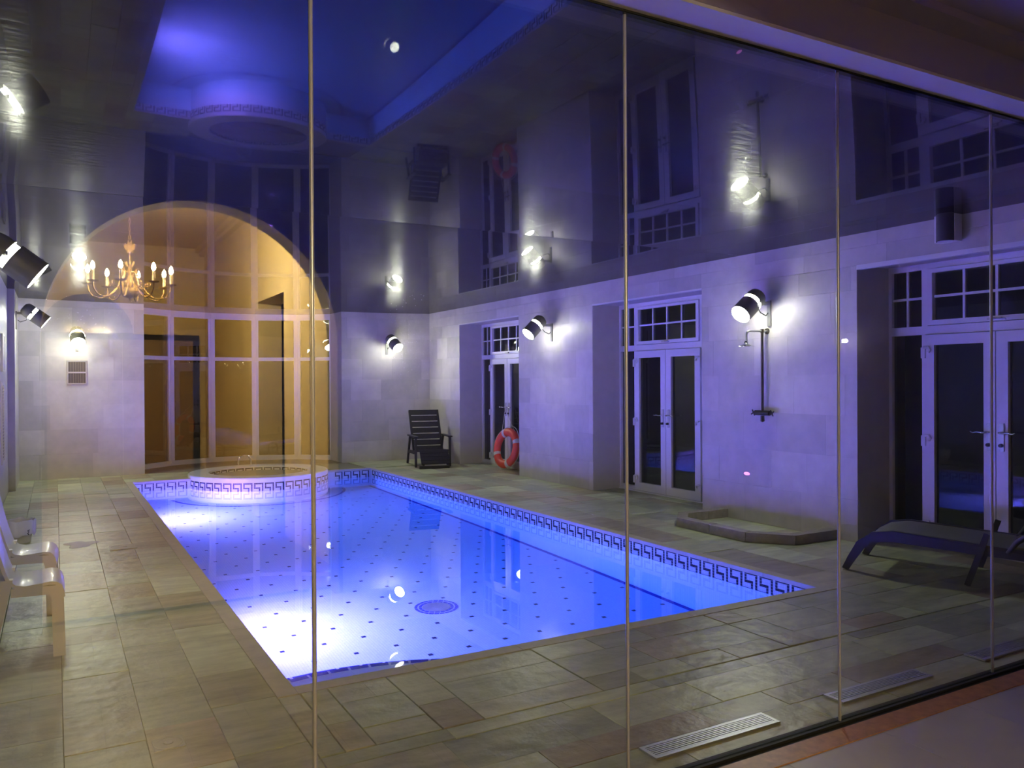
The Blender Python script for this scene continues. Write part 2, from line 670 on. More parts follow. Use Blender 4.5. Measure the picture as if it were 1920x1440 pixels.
# removable slabs over the services: blocks with wide open joints round them
blocks = [PX0 - C, 1.05, 1.185, 1.50, 1.71, 2.38, 3.71, 5.02, XR]
for a, b in zip(blocks[:-1], blocks[1:]):
    g_ = 0.006
    if b - a < 0.34:
        pave_rows(random.choice(([3.291, 3.475, 3.79, PY0 - C], [3.291, 3.79, PY0 - C], [3.291, 3.58, PY0 - C])), a + g_ * 0.4, b - g_ * 0.4, 0.5, 0.9)
    else:
        pave_rows([3.291, 3.475, 3.79, PY0 - C], a + g_ * 0.4, b - g_ * 0.4, 0.30, 0.75)
pave_rows([PY1 + C, 14.45, YF], PX1 + C - 0.12, XR, 0.4, 0.8)
pave_rows([PY1 + C, 14.45, YF], PX0 - C, SPA[0] - SPA_R + 0.12, 0.4, 0.7)

# bay floor behind the spa
structure(MB().box(BX0, BX1, YF - 0.0, 17.0, -0.03, -0.001).build('floor_bay', 'kerb'), 'dark stone floor inside the curved bay')

# ---- stretch ceiling: two sheets that sag a little, seam across the room ------
SEAM = 6.55


def sheet(y0, y1, sag, name, xa=-1.25, xb=7.2):
    nx, ny = 28, 36
    mb = MB()
    for j in range(ny + 1):
        t = j / ny
        for i in range(nx + 1):
            s_ = i / nx
            x = xa + (xb - xa) * s_
            u = max(-1.0, min(1.0, (x - (XL + XR) / 2) / ((XR - XL) / 2)))
            z = ZC - sag * 4 * t * (1 - t) * (1 - u ** 4)
            mb.v.append((x, y0 + (y1 - y0) * t, z))
    for j in range(ny):
        for i in range(nx):
            a = j * (nx + 1) + i
            mb.f.append([a, a + nx + 1, a + nx + 2, a + 1])
    o = mb.build(name, 'ceiling', None, smooth=60, fix=False)
    return o


ceil_root = structure(thing('ceiling', 'black glossy stretch ceiling mirroring the pool', None))
for y0, y1, s_ in ((YP - 0.02, SEAM - 0.003, 0.020), (SEAM + 0.003, 17.2, 0.040)):
    o = sheet(y0, y1, s_, 'ceiling_sheet')
    o.parent = ceil_root
MB().box(-1.25, 7.2, SEAM - 0.01, SEAM + 0.01, ZC + 0.003, ZC + 0.03).build('seam_strip', 'gasket', ceil_root)
structure(MB().box(-1.4, 7.5, YP - 0.05, 17.4, ZC + 0.04, ZC + 0.10).build('ceiling_slab', 'gasket'), 'slab above the stretch ceiling')

# ---- pool ------------------------------------------------------------------
pool = thing('swimming_pool', 'rectangular pool glowing blue, white mosaic with navy Greek key border', 'pool')


def uvquad(name, corners, uvs, mat, parent):
    me = bpy.data.meshes.new(name)
    me.from_pydata([tuple(c) for c in corners], [], [[0, 1, 2, 3]])
    l = me.uv_layers.new(name='UVMap')
    for i in range(4):
        l.data[i].uv = uvs[i]
    me.materials.append(M[mat])
    return link(name, me, parent)


LX, LY, D = PX1 - PX0, PY1 - PY0, -ZB
uvquad('basin_floor', [(PX0, PY0, ZB), (PX1, PY0, ZB), (PX1, PY1, ZB), (PX0, PY1, ZB)], [(0, 0), (LX, 0), (LX, LY), (0, LY)], 'mosaic', pool)
uvquad('basin_wall', [(PX0, PY0, 0), (PX0, PY0, ZB), (PX0, PY1, ZB), (PX0, PY1, 0)], [(0, 0), (0, -D), (LY, -D), (LY, 0)], 'mosaic', pool)
uvquad('basin_wall', [(PX1, PY1, 0), (PX1, PY1, ZB), (PX1, PY0, ZB), (PX1, PY0, 0)], [(LY, 0), (LY, -D), (0, -D), (0, 0)], 'mosaic', pool)
uvquad('basin_wall', [(PX1, PY0, 0), (PX1, PY0, ZB), (PX0, PY0, ZB), (PX0, PY0, 0)], [(LX, 0), (LX, -D), (0, -D), (0, 0)], 'mosaic', pool)
# far wall, interrupted where the spa stands
ah = math.acos((SPA[1] - PY1) / SPA_R)
sx0, sx1 = SPA[0] - SPA_R * math.sin(ah), SPA[0] + SPA_R * math.sin(ah)
for a, b in ((PX0, sx0 + 0.02), (sx1 - 0.02, PX1)):
    uvquad('basin_wall', [(a, PY1, 0), (a, PY1, ZB), (b, PY1, ZB), (b, PY1, 0)], [(a, 0), (a, -D), (b, -D), (b, 0)], 'mosaic', pool)

# coping stones
def coping(x0, x1, y0, y1, along):
    L = (x1 - x0) if along == 'x' else (y1 - y0)
    n = max(1, round(L / 0.62))
    for i in range(n):
        a, b = i / n, (i + 1) / n
        g = 0.0015
        if along == 'x':
            bx = (x0 + (x1 - x0) * a + g, x0 + (x1 - x0) * b - g, y0, y1)
        else:
            bx = (x0, x1, y0 + (y1 - y0) * a + g, y0 + (y1 - y0) * b - g)
        cx, cy = (bx[0] + bx[1]) / 2, (bx[2] + bx[3]) / 2
        MB().box(bx[0] - cx, bx[1] - cx, bx[2] - cy, bx[3] - cy, -0.03, 0.004).build('coping_stone', 'coping', pool, loc=(cx, cy, 0), fix=False)


coping(PX0 - C, PX0 + 0.006, PY0 - C, PY1 + C, 'y')
coping(PX1 - 0.006, PX1 + C, PY0 - C, PY1 + C, 'y')
coping(PX0 + 0.006, PX1 - 0.006, PY0 - C, PY0 + 0.006, 'x')
coping(PX0 + 0.006, sx0 + 0.02, PY1 - 0.006, PY1 + C, 'x')
coping(sx1 - 0.02, PX1 - 0.006, PY1 - 0.006, PY1 + C, 'x')

# Greek key: one motif of small tiles, repeated
TS = 0.0233
KEY = [(c, 0) for c in range(6)] + [(5, r) for r in range(1, 7)] + [(6, 6)] + [(c, 6) for c in range(-0, 4)] + [(3, r) for r in (3, 4, 5)] + [(c, 3) for c in range(0, 3)] + [(0, 1), (0, 2)]


def key_mesh(name, flip=False, radius=None):
    mb = MB()
    for c, r in KEY:
        u0, u1 = c * TS + 0.0014, (c + 1) * TS - 0.0014
        if flip:
            u0, u1 = -u1, -u0
        z1, z0 = -r * TS - 0.0014, -(r + 1) * TS + 0.0014
        if radius:
            R_ = radius
            s_ = 1 if R_ > 0 else -1
            aR = abs(R_)
            pts = []
            for u in (u0, u1):
                a = u / aR
                for rr in (aR, aR + 0.003 * s_):
                    pts.append((rr * math.sin(a), -rr * math.cos(a)))
            (xa, ya), (xb, yb), (xc, yc), (xd, yd) = pts
            b = len(mb.v)
            mb.v += [(xa, ya, z0), (xc, yc, z0), (xd, yd, z0), (xb, yb, z0), (xa, ya, z1), (xc, yc, z1), (xd, yd, z1), (xb, yb, z1)]
            for q in ((0, 3, 2, 1), (4, 5, 6, 7), (0, 1, 5, 4), (1, 2, 6, 5), (2, 3, 7, 6), (3, 0, 4, 7)):
                mb.f.append([b + i for i in q])
        else:
            mb.box(u0, u1, -0.003, 0.0, z0, z1)
    return mb.mesh(name, 'navy')


KZ = -0.018
PITCH_K = 7 * TS
km = key_mesh('key_motif')
# seen from inside the pool: the motif's own +u runs to the viewer's right
n = int(LY / PITCH_K)
o0 = (LY - n * PITCH_K) / 2
for i in range(n):
    link('key_motif', km, pool, (PX1, PY1 - o0 - i * PITCH_K, KZ), (0, 0, -PI / 2))     # right wall, facing -X
    link('key_motif', km, pool, (PX0, PY0 + o0 + i * PITCH_K, KZ), (0, 0, PI / 2))      # left wall, facing +X
n = int((sx0 - PX0) / PITCH_K)
for i in range(n):
    link('key_motif', km, pool, (PX0 + 0.01 + i * PITCH_K, PY1, KZ), (0, 0, 0))
n = int((PX1 - sx1) / PITCH_K)
for i in range(n):
    link('key_motif', km, pool, (PX1 - 0.01 - (n - i) * PITCH_K, PY1, KZ), (0, 0, 0))

# navy dots set in the floor on a diagonal grid, base line along the right wall
dm = MB().box(-0.0175, 0.0175, -0.0175, 0.0175, 0, 0.003).mesh('mosaic_dot', 'navy')
DRC = (2.989, 6.699)
spots = []
for k in range(-8, 30):
    y = 6.01 + 0.3003 * k
    for q in range(-6, 12):
        x = 2.007 + 0.3275 * q - (0.165 if k % 2 else 0.0)
        if not (PX0 + 0.12 < x < PX1 - 0.12 and PY0 + 0.2 < y < PY1 - 0.2):
            continue
        if math.hypot(x - SPA[0], y - SPA[1]) > SPA_R + 0.35 and math.hypot(x - DRC[0], y - DRC[1]) > 0.22 and math.hypot(x - PX0 - 0.5, y - 3.55) > 2.02:
            spots.append((y, x))
spots.sort()
for y, x in spots[:300]:
    link('mosaic_dot', dm, pool, (x, y, ZB))
mb = MB()
for y, x in spots[300:]:
    mb.box(x - 0.0175, x + 0.0175, y - 0.0175, y + 0.0175, ZB, ZB + 0.003)
if mb.v:
    tag(mb.build('far_mosaic_dots', 'navy', pool), kind='stuff')
MB().box(PX1 - 0.055, PX1 - 0.005, PY0, PY1, ZB, ZB + 0.004).build('floor_line', 'blue_line', pool)

# round drain emblem: two rings of blue tiles round a pale disc
for R1, R2 in ((0.172, 0.197), (0.133, 0.158)):
    nt_ = int(2 * PI * R1 / 0.045)
    mb = MB()
    for k in range(nt_):
        a0, a1 = 2 * PI * (k + 0.07) / nt_, 2 * PI * (k + 0.93) / nt_
        b = len(mb.v)
        for z in (0, 0.003):
            for r_, a_ in ((R1, a0), (R2, a0), (R2, a1), (R1, a1)):
                mb.v.append((r_ * math.cos(a_), r_ * math.sin(a_), z))
        mb.f.append([b + 4, b + 5, b + 6, b + 7])
        for p_, q_ in ((0, 1), (1, 2), (2, 3), (3, 0)):
            mb.f.append([b + p_, b + q_, b + q_ + 4, b + p_ + 4])
    tag(mb.build('drain_ring', 'blue_line', pool, loc=(DRC[0], DRC[1], ZB)), kind='stuff')
MB().lathe([(0.0, 0.004), (0.125, 0.004), (0.129, 0.0)], (0, 0, 0), seg=28).build('drain_cover', 'kerb', pool, loc=(DRC[0], DRC[1], ZB))

# curved step at the near-left corner (steps lines in blue tile)
SCX, SCY = PX0 + 0.5, 3.55
for (R_, zt) in ((1.95, -1.0), (1.62, -0.68)):
    pts = []
    for k in range(0, 41):
        a = -0.1 + (PI + 0.2) * k / 40
        x, y = SCX + R_ * math.cos(a), SCY + R_ * math.sin(a)
        pts.append((max(PX0 + 0.002, min(PX1 - 0.002, x)), max(PY0 + 0.002, y)))
    # outline clipped to the pool: arc, closed along the near wall
    ol = [p for i, p in enumerate(pts) if i == 0 or math.dist(p, pts[i - 1]) > 1e-4]
    MB().prism(ol, ZB, zt).build('curved_step', 'upvc', pool)
    mb = MB()
    for p, q in zip(ol[:-1], ol[1:]):
        if p[1] > PY0 + 0.05 and p[0] > PX0 + 0.01 and q[0] > PX0 + 0.01:
            d = Vector((q[0] - p[0], q[1] - p[1], 0))
            a_, b_ = Vector((p[0], p[1], zt)) + d * 0.06, Vector((p[0], p[1], zt)) + d * 0.94
            c_ = Vector((SCX, SCY, zt))
            ia, ib = (c_ - a_).normalized() * 0.05, (c_ - b_).normalized() * 0.05
            mb.quad(a_ + Vector((0, 0, .002)), b_ + Vector((0, 0, .002)), b_ + ib + Vector((0, 0, .002)), a_ + ia + Vector((0, 0, .002)))
    tag(mb.build('step_edge_tiles', 'blue_line', pool), kind='stuff')

# underwater lamps in the left wall
for y in (6.65, 12.05):
    MB().lathe([(0.10, 0.0), (0.13, 0.0), (0.13, 0.02), (0.10, 0.02)], (0, 0, 0), (1, 0, 0), 24, close=True).build('underwater_lamp_bezel', 'steel', pool, loc=(PX0, y, -0.62), smooth=40)
    o = MB().disc((0.012, 0, 0), (1, 0, 0), 0.10).build('underwater_lamp_lens', 'poollamp', pool, loc=(PX0, y, -0.62), fix=False)
    

# water surface, cut out round the spa
ol = [(PX0, PY0), (PX1, PY0), (PX1, PY1)]
a_r = math.atan2(PY1 - SPA[1], sx1 - SPA[0])
a_l = math.atan2(PY1 - SPA[1], sx0 - SPA[0])
ol += [(SPA[0] + SPA_R * math.cos(t), SPA[1] + SPA_R * math.sin(t)) for t in [a_r + ((a_l if a_l < a_r else a_l - 2 * PI) - a_r) * k / 40 for k in range(41)]]
ol += [(PX0, PY1)]
me = bpy.data.meshes.new('water')
me.from_pydata([(x, y, ZW) for x, y in ol], [], [list(range(len(ol)))])
me.materials.append(M['water'])
link('water', me, pool)

# ---- spa -------------------------------------------------------------------
spa = thing('hot_tub', 'round raised spa with white rim and Greek key band at far end of pool', 'hot tub', (SPA[0], SPA[1], 0))
MB().lathe([(SPA_RI, -0.55), (SPA_RI, SPA_Z - 0.012), (SPA_RI + 0.012, SPA_Z), (SPA_R - 0.012, SPA_Z), (SPA_R, SPA_Z - 0.012), (SPA_R, ZB)], seg=96).build('rim_wall', P('white_spa_render', (0.74, 0.75, 0.77), 0.3), spa, smooth=35)
MB().disc((0, 0, -0.55), (0, 0, 1), SPA_RI + 0.01, 64).build('basin', 'mosaic', spa, fix=False)
MB().disc((0, 0, -0.13), (0, 0, 1), SPA_RI, 64).build('water', 'water', spa, fix=False)
ko = key_mesh('key_motif', radius=SPA_R)
n = round(2 * PI * SPA_R / PITCH_K)
for i in range(n):
    a = 2 * PI * i / n
    # only the part that stands in the pool
    if SPA[1] - SPA_R * math.cos(a) < PY1 + 0.02:
        link('key_motif', ko, spa, (0, 0, KZ), (0, 0, a))
ki = key_mesh('key_motif', radius=-SPA_RI, flip=True)
n = round(2 * PI * SPA_RI / PITCH_K)
for i in range(n):
    a = 2 * PI * i / n
    link('key_motif', ki, spa, (0, 0, KZ + 0.05), (0, 0, a))
# low blue tile line round the spa foot
pts = arc(0, 0, SPA_R + 0.30, -PI * 0.97, -PI * 0.03, 60)
mb = MB()
for p, q in zip(pts[:-1], pts[1:]):
    for t0, t1 in ((0.04, 0.96),):
        a_ = Vector((*p, 0)).lerp(Vector((*q, 0)), t0)
        b_ = Vector((*p, 0)).lerp(Vector((*q, 0)), t1)
        f_ = (SPA_R + 0.25) / (SPA_R + 0.30)
        mb.quad(a_ + Vector((0, 0, ZB + .004)), b_ + Vector((0, 0, ZB + .004)), b_ * f_ + Vector((0, 0, ZB + .004)), a_ * f_ + Vector((0, 0, ZB + .004)))
tag(mb.build('foot_line', 'blue_line', spa), kind='stuff')

rail = thing('grab_rail', 'small chrome hoop grab rail behind the round spa', 'grab rail', (3.0, 15.23, 0.0))
pts = [(-0.11, 0, 0.0), (-0.11, 0, 0.12)] + [(0.11 * math.cos(t), 0, 0.12 + 0.11 * math.sin(t)) for t in [PI - PI * k / 10 for k in range(1, 10)]] + [(0.11, 0, 0.12), (0.11, 0, 0.0)]
MB().tube(pts, 0.019, 10).build('hoop', 'chrome', rail, smooth=50)
for s_ in (-1, 1):
    MB().lathe([(0, 0.012), (0.04, 0.012), (0.045, 0.0)], (s_ * 0.11, 0, 0), seg=16).build('foot_flange', 'chrome', rail)

# ---- bay window --------------------------------------------------------------
bay = structure(thing('window_1', 'curved bay window of tall dark panes with white frames', None))
ex0, ex1, eyb, sag_b = BX0 - 0.05, BX1 + 0.05, 15.85, 0.88
hc = (ex1 - ex0) / 2
RB = (hc * hc + sag_b * sag_b) / (2 * sag_b)
bcx, bcy = (ex0 + ex1) / 2, eyb + sag_b - RB
aw = math.asin(hc / RB)


def bp(t):
    """t in -1..1 along the bay arc -> point, tangent angle"""
    a = aw * t
    return (bcx + RB * math.sin(a), bcy + RB * math.cos(a), -a)


def bay_t_of_px(px):
    x = (px - 960) / F_PX
    dx, dy = _f.x + _r.x * x, _f.y + _r.y * x
    best = None
    for k in range(4001):
        t = -1 + 2 * k / 4000
        X, Y, _ = bp(t)
        e = abs(X / Y - dx / dy)
        if Y > eyb - 0.5 and (best is None or e < best[0]):
            best = (e, t)
    return best[1]


bt = [-1.0] + [bay_t_of_px(p) for p in (318, 395.5, 478.5, 558.5)] + [1.0]
ZS, ZT, ZH = 0.06, 2.02, 2.80
for k, t in enumerate(bt):
    X, Y, ang = bp(t)
    wd = 0.065 if 0 < k < 5 else 0.04
    mb = MB().box(-wd, wd, -0.05, 0.05, ZS, ZH)
    mb.box(-wd * 0.35, wd * 0.35, -0.062, -0.05, ZS, ZH)
    mb.build('mullion', 'upvc', bay, loc=(X, Y, 0)).rotation_euler = (0, 0, ang)
for k in range(5):
    A, B = bp(bt[k]), bp(bt[k + 1])
    L = math.hypot(B[0] - A[0], B[1] - A[1])
    an = math.atan2(B[1] - A[1], B[0] - A[0])
    mid = ((A[0] + B[0]) / 2, (A[1] + B[1]) / 2, 0)
    for z0, z1, nm in ((ZS - 0.06, ZS + 0.03, 'sill_rail'), (ZT - 0.035, ZT + 0.035, 'transom'), (ZH, ZC + 0.02, 'head_rail')):
        MB().box(-L / 2, L / 2, -0.045, 0.045, z0, z1).build(nm, 'upvc', bay, loc=mid).rotation_euler = (0, 0, an)
    for z0, z1 in ((ZS + 0.03, ZT - 0.035), (ZT + 0.035, ZH)):
        MB().box(-L / 2 + 0.02, L / 2 - 0.02, -0.008, 0.008, z0, z1).build('pane', 'winglass', bay, loc=mid).rotation_euler = (0, 0, an)
# ---- glazed doors in the right wall ------------------------------------------
def make_door(idx, ya, yb, label):
    """ya < yb; far edge yb.  offsets measured from yb towards the camera"""
    d = structure(thing('door_%d' % idx, label, None, (XD, yb, 0)))
    W = yb - ya
    fr = 0.06
    s1, leaf = 0.375, 0.665          # far sidelight, leaf width
    e = [0.0, s1, s1 + leaf, s1 + 2 * leaf, W]
    X0, X1 = -0.03, 0.05

    def Bx(name, u0, u1, z0, z1, xa=X0, xb=X1, mat='upvc', parent=d):
        return MB().box(xa, xb, -u1, -u0, z0, z1).build(name, mat, parent)
    # outer frame
    Bx('frame_jamb', 0, 0.035, 0, HEAD)
    Bx('frame_jamb', W - 0.035, W, 0, HEAD)
    Bx('frame_head', 0.035, W - 0.035, 2.575, HEAD)
    Bx('frame_transom', 0.035, W - 0.035, 1.965, 2.045)
    Bx('frame_mullion', e[1] - 0.03, e[1] + 0.005, 0.0, 1.965)
    Bx('frame_mullion', e[3] - 0.005, e[3] + 0.03, 0.0, 1.965)
    Bx('frame_mullion', e[1] - 0.03, e[1] + 0.03, 2.045, 2.575)
    Bx('frame_mullion', e[3] - 0.03, e[3] + 0.03, 2.045, 2.575)
    Bx('threshold', 0.0, W, -0.01, 0.02, -0.05, 0.05)
    # sidelights
    for a, b in ((0.035, e[1] - 0.03), (e[3] + 0.03, W - 0.035)):
        Bx('sidelight_sill', a, b, 0.02, 0.075)
        Bx('pane', a, b, 0.075, 1.965, 0.005, 0.015, 'winglass')
        mid = (a + b) / 2
        Bx('glazing_bar', mid - 0.011, mid + 0.011, 2.045, 2.575, -0.012, 0.03)
        Bx('glazing_bar', a, mid - 0.011, 2.30, 2.322, -0.012, 0.03)
        Bx('glazing_bar', mid + 0.011, b, 2.30, 2.322, -0.012, 0.03)
        for p, q in ((a, mid - 0.011), (mid + 0.011, b)):
            for z0, z1 in ((2.045, 2.30), (2.322, 2.575)):
                Bx('pane', p, q, z0, z1, 0.005, 0.012, 'winglass')
    # opening fanlight over the leaves
    a, b = e[1] + 0.035, e[3] - 0.035
    for nm, u0, u1, z0, z1 in (('fanlight_rail', a, b, 2.05, 2.095), ('fanlight_rail', a, b, 2.535, 2.57), ('fanlight_stile', a, a + 0.05, 2.095, 2.535), ('fanlight_stile', b - 0.05, b, 2.095, 2.535)):
        Bx(nm, u0, u1, z0, z1, -0.05, 0.02)
    a, b = a + 0.05, b - 0.05
    for k in range(4):
        p = a + (b - a) * k / 4
        q = a + (b - a) * (k + 1) / 4
        if k:
            Bx('glazing_bar', p - 0.011, p + 0.011, 2.095, 2.535, -0.03, 0.012)
        for z0, z1 in ((2.095, 2.304), (2.326, 2.535)):
            Bx('pane', p + 0.011, q - 0.011, z0, z1, -0.012, -0.004, 'winglass')
        Bx('glazing_bar', p + 0.011, q - 0.011, 2.304, 2.326, -0.03, 0.012)
    mb = MB().box(-0.075, -0.05, -(e[2] + 0.06), -(e[2] - 0.06), 2.062, 2.08)
    mb.tube([(-0.075, -e[2], 2.071), (-0.09, -e[2] - 0.02, 2.066), (-0.09, -e[2] - 0.11, 2.06)], 0.008, 8)
    mb.build('fanlight_handle', 'steel', d)
    # leaves
    for k in (0, 1):
        u0, u1 = e[1 + k] + 0.006, e[2 + k] - 0.003
        lf = thing('leaf', None, None)
        lf.parent = d
        st = 0.10
        for nm, p, q, z0, z1 in (('stile', u0, u0 + st, 0.025, 1.96), ('stile', u1 - st, u1, 0.025, 1.96), ('rail', u0 + st, u1 - st, 0.025, 0.135), ('rail', u0 + st, u1 - st, 1.865, 1.96)):
            Bx(nm, p, q, z0, z1, -0.055, 0.01, 'upvc', lf)
        Bx('pane', u0 + st, u1 - st, 0.135, 1.865, -0.02, -0.01, 'winglass', lf)
        # hinges on the outer edge
        uh = u0 if k == 0 else u1
        sg = 1 if k == 0 else -1
        for z in (0.18, 0.98, 1.80):
            mb = MB()
            mb.box(-0.072, -0.055, -uh - 0.02, -uh + 0.02, z - 0.055, z + 0.045)
            mb.tube([(-0.068, -uh - sg * 0.01, z + 0.045), (-0.07, -uh - sg * 0.055, z + 0.045), (-0.07, -uh - sg * 0.07, z + 0.02), (-0.07, -uh - sg * 0.055, z)], 0.013, 8)
            mb.build('hinge', 'upvc', lf, smooth=40)
        # handle plate by the meeting stile, lever pointing away from it
        uc = u1 - 0.05 if k == 0 else u0 + 0.05
        sg = 1 if k == 0 else -1        # lever goes to +y (far) for the first leaf
        MB().box(-0.066, -0.055, -uc - 0.018, -uc + 0.018, 0.925, 1.165).build('handle_plate', 'steel', lf)
        MB().tube([(-0.066, -uc, 1.085), (-0.105, -uc, 1.085), (-0.112, -uc + sg * 0.03, 1.082), (-0.112, -uc + sg * 0.075, 1.088), (-0.110, -uc + sg * 0.115, 1.078), (-0.108, -uc + sg * 0.135, 1.090)], [0.010, 0.010, 0.010, 0.009, 0.008, 0.007], 8).build('lever', 'chrome', lf, smooth=50)
        MB().lathe([(0, 0.03), (0.014, 0.028), (0.017, 0.0)], (-0.066, -uc, 0.975), (-1, 0, 0), 12).build('thumb_turn', 'black', lf, smooth=50)
    return d


make_door(1, *DOORS[0], 'far white French doors with the lifebuoy hanging in front')
make_door(2, *DOORS[1], 'middle white French doors left of the shower pipe')
make_door(3, *DOORS[2], 'near white French doors behind the sun lounger')

# ---- glass partition ----------------------------------------------------------
part = structure(thing('window_2', 'frameless floor to ceiling glass partition of the pool hall', None))
JX = [-0.511 + 1.1936 * k for k in range(6)]
edges = [-0.62] + JX + [6.62]
GT = 2.937
for a, b in zip(edges[:-1], edges[1:]):
    if b - a < 0.15:
        continue
    MB().box(a + 0.003, b - 0.003, YP - 0.006, YP + 0.006, 0.012, GT).build('pane', 'glass', part, fix=True)
M['joint'] = P('clear_silicone_edge', (0.40, 0.41, 0.49), 0.28, metal=0.3)
for x in JX:
    MB().tube([(0, 0, 0.012), (0, 0, GT)], 0.0072, 12).build('joint', 'joint', part, loc=(x, YP, 0), smooth=60)
MB().box(-0.62, 6.62, YP - 0.012, YP + 0.012, GT, GT + 0.03).build('top_channel', 'gasket', part)
MB().box(-0.62, 6.62, YP - 0.02, YP + 0.03, -0.01, 0.012).build('bottom_channel', 'gasket', part)

# ---- lobby on the camera side --------------------------------------------------
LX0, LX1, YA = -2.2, 7.4, -0.90
structure(MB().box(LX0, LX1, YA - 9.0, YP - 0.1, -0.2, -0.02).build('floor_lobby', 'deck_bed'), 'lobby floor bed')
lob = bpy.data.objects['floor_lobby']
tw = 0.595
yy = YP - 0.155
row = 0
while yy > YA + 0.01:
    y2 = max(yy - tw, YA)
    x = LX0 + (0.3 if row % 2 else 0)
    while x < LX1:
        xb = min(x + tw, LX1)
        MB().box(x - (x + xb) / 2 + 0.0015, xb - (x + xb) / 2 - 0.0015, y2 - (yy + y2) / 2 + 0.0015, yy - (yy + y2) / 2 - 0.0015, -0.02, 0.0).build('floor_tile', 'lobbytile', lob, loc=((x + xb) / 2, (yy + y2) / 2, 0), fix=False)
        x += tw
    yy -= tw
    row += 1
structure(MB().box(LX0, LX1, YP - 0.155, YP - 0.045, -0.02, 0.004).build('trim_4', 'timber'), 'brown timber threshold strip along the glass')
structure(MB().box(LX0, LX1, YP - 0.045, YP - 0.02, -0.02, 0.002).build('trim_5', 'gasket'), 'black sealing strip at the foot of the glass')
# bulkhead above the glass: soffit, upstand, ceiling with a stepped cornice
structure(MB().box(LX0, LX1, YP - 0.17, YP - 0.012, GT + 0.022, 3.22).build('trim_6', 'lobbyceil'), 'plaster bulkhead over the glass partition')
structure(MB().box(LX0, LX1, YP - 0.168, YP - 0.012, GT + 0.008, GT + 0.022).build('trim_9', 'soffit'), 'pale soffit strip along the top of the glass')
structure(MB().box(LX0, LX1, YP - 0.30, YP - 0.17, 3.15, 3.22).build('trim_7', 'lobbyceil'), 'stepped cornice by the bulkhead')
structure(MB().box(LX0, LX1, YA - 0.3, YP - 0.17, 3.19, 3.30).build('ceiling_lobby', 'lobbyceil'), 'lobby ceiling')
structure(MB().box(LX0, LX1, YP - 0.03, YP + 0.03, GT + 0.03, 3.30).build('wall_bulkhead', 'gasket'), 'wall above the glass')
structure(MB().box(LX0 - 0.2, LX0, YA - 0.3, YP + 0.03, -0.2, 3.3).build('wall_lobby_left', 'archwall'), 'lobby end wall')
structure(MB().box(LX1, LX1 + 0.2, YA - 0.3, YP + 0.03, -0.2, 3.3).build('wall_lobby_right', 'archwall'), 'lobby end wall')
structure(MB().box(LX0, -0.62, YP - 0.03, YP + 0.03, -0.2, 3.3).build('wall_lobby_front', 'archwall'), 'wall beside the glass')
structure(MB().box(6.62, LX1, YP - 0.03, YP + 0.03, -0.2, 3.3).build('wall_lobby_front_right', 'archwall'), 'wall beside the glass')

# arch wall behind the camera
ACX, ACZ, AR = 0.86, 1.837, 0.94
mb = MB()
n = 40
y0, y1 = YA - 0.25, YA
top = 3.3
mb.box(LX0, ACX - AR, y0, y1, -0.2, top)
mb.box(ACX + AR, LX1, y0, y1, -0.2, top)
for k in range(n):
    a0, a1 = PI - PI * k / n, PI - PI * (k + 1) / n
    xa, za = ACX + AR * math.cos(a0), ACZ + AR * math.sin(a0)
    xb, zb = ACX + AR * math.cos(a1), ACZ + AR * math.sin(a1)
    b = len(mb.v)
    mb.v += [(xa, y0, za), (xb, y0, zb), (xb, y0, top), (xa, y0, top), (xa, y1, za), (xb, y1, zb), (xb, y1, top), (xa, y1, top)]
    for q in ((0, 1, 2, 3), (7, 6, 5, 4), (0, 4, 5, 1), (3, 2, 6, 7)):
        mb.f.append([b + i for i in q])
structure(mb.build('wall_arch', 'archwall'), 'wall behind the camera with a tall round-headed arch')

# warm hall beyond the arch, seen mirrored in the glass
HX0, HX1, HY0, HY1, HZ = -2.2, 2.02, -8.35, YA - 0.25, 3.62
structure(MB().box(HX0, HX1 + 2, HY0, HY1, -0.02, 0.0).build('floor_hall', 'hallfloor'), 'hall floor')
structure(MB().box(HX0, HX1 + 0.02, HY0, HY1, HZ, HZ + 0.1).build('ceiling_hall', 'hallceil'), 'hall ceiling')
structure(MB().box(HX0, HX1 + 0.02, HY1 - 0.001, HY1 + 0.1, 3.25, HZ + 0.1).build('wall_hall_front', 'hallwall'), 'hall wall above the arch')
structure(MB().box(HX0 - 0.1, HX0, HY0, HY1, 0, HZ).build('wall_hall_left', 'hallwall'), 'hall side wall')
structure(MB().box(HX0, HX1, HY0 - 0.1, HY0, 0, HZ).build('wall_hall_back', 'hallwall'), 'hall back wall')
mb = MB()
dy0, dy1, dz = -4.72, -3.38, 2.47
mb.box(HX1, HX1 + 0.3, HY0, dy0, 0, HZ)
mb.box(HX1, HX1 + 0.3, dy1, HY1, 0, HZ)
mb.box(HX1, HX1 + 0.3, dy0, dy1, dz, HZ)
structure(mb.build('wall_hall_right', 'hallwall'), 'hall side wall with a dark doorway')
structure(MB().box(HX1 + 0.32, HX1 + 1.5, dy0 - 0.4, dy1 + 0.4, 0, 2.6).build('wall_passage', 'rough_black'), 'dark passage beyond the doorway')
mb = MB()
for dx, dzz in ((0.0, 0.0), (0.05, 0.05)):
    mb.box(HX1 - 0.13 + dx, HX1, HY0, HY1, HZ - 0.07 - dzz, HZ - 0.0 - dzz)
structure(mb.build('trim_8', 'hallceil'), 'stepped cornice along the hall wall')
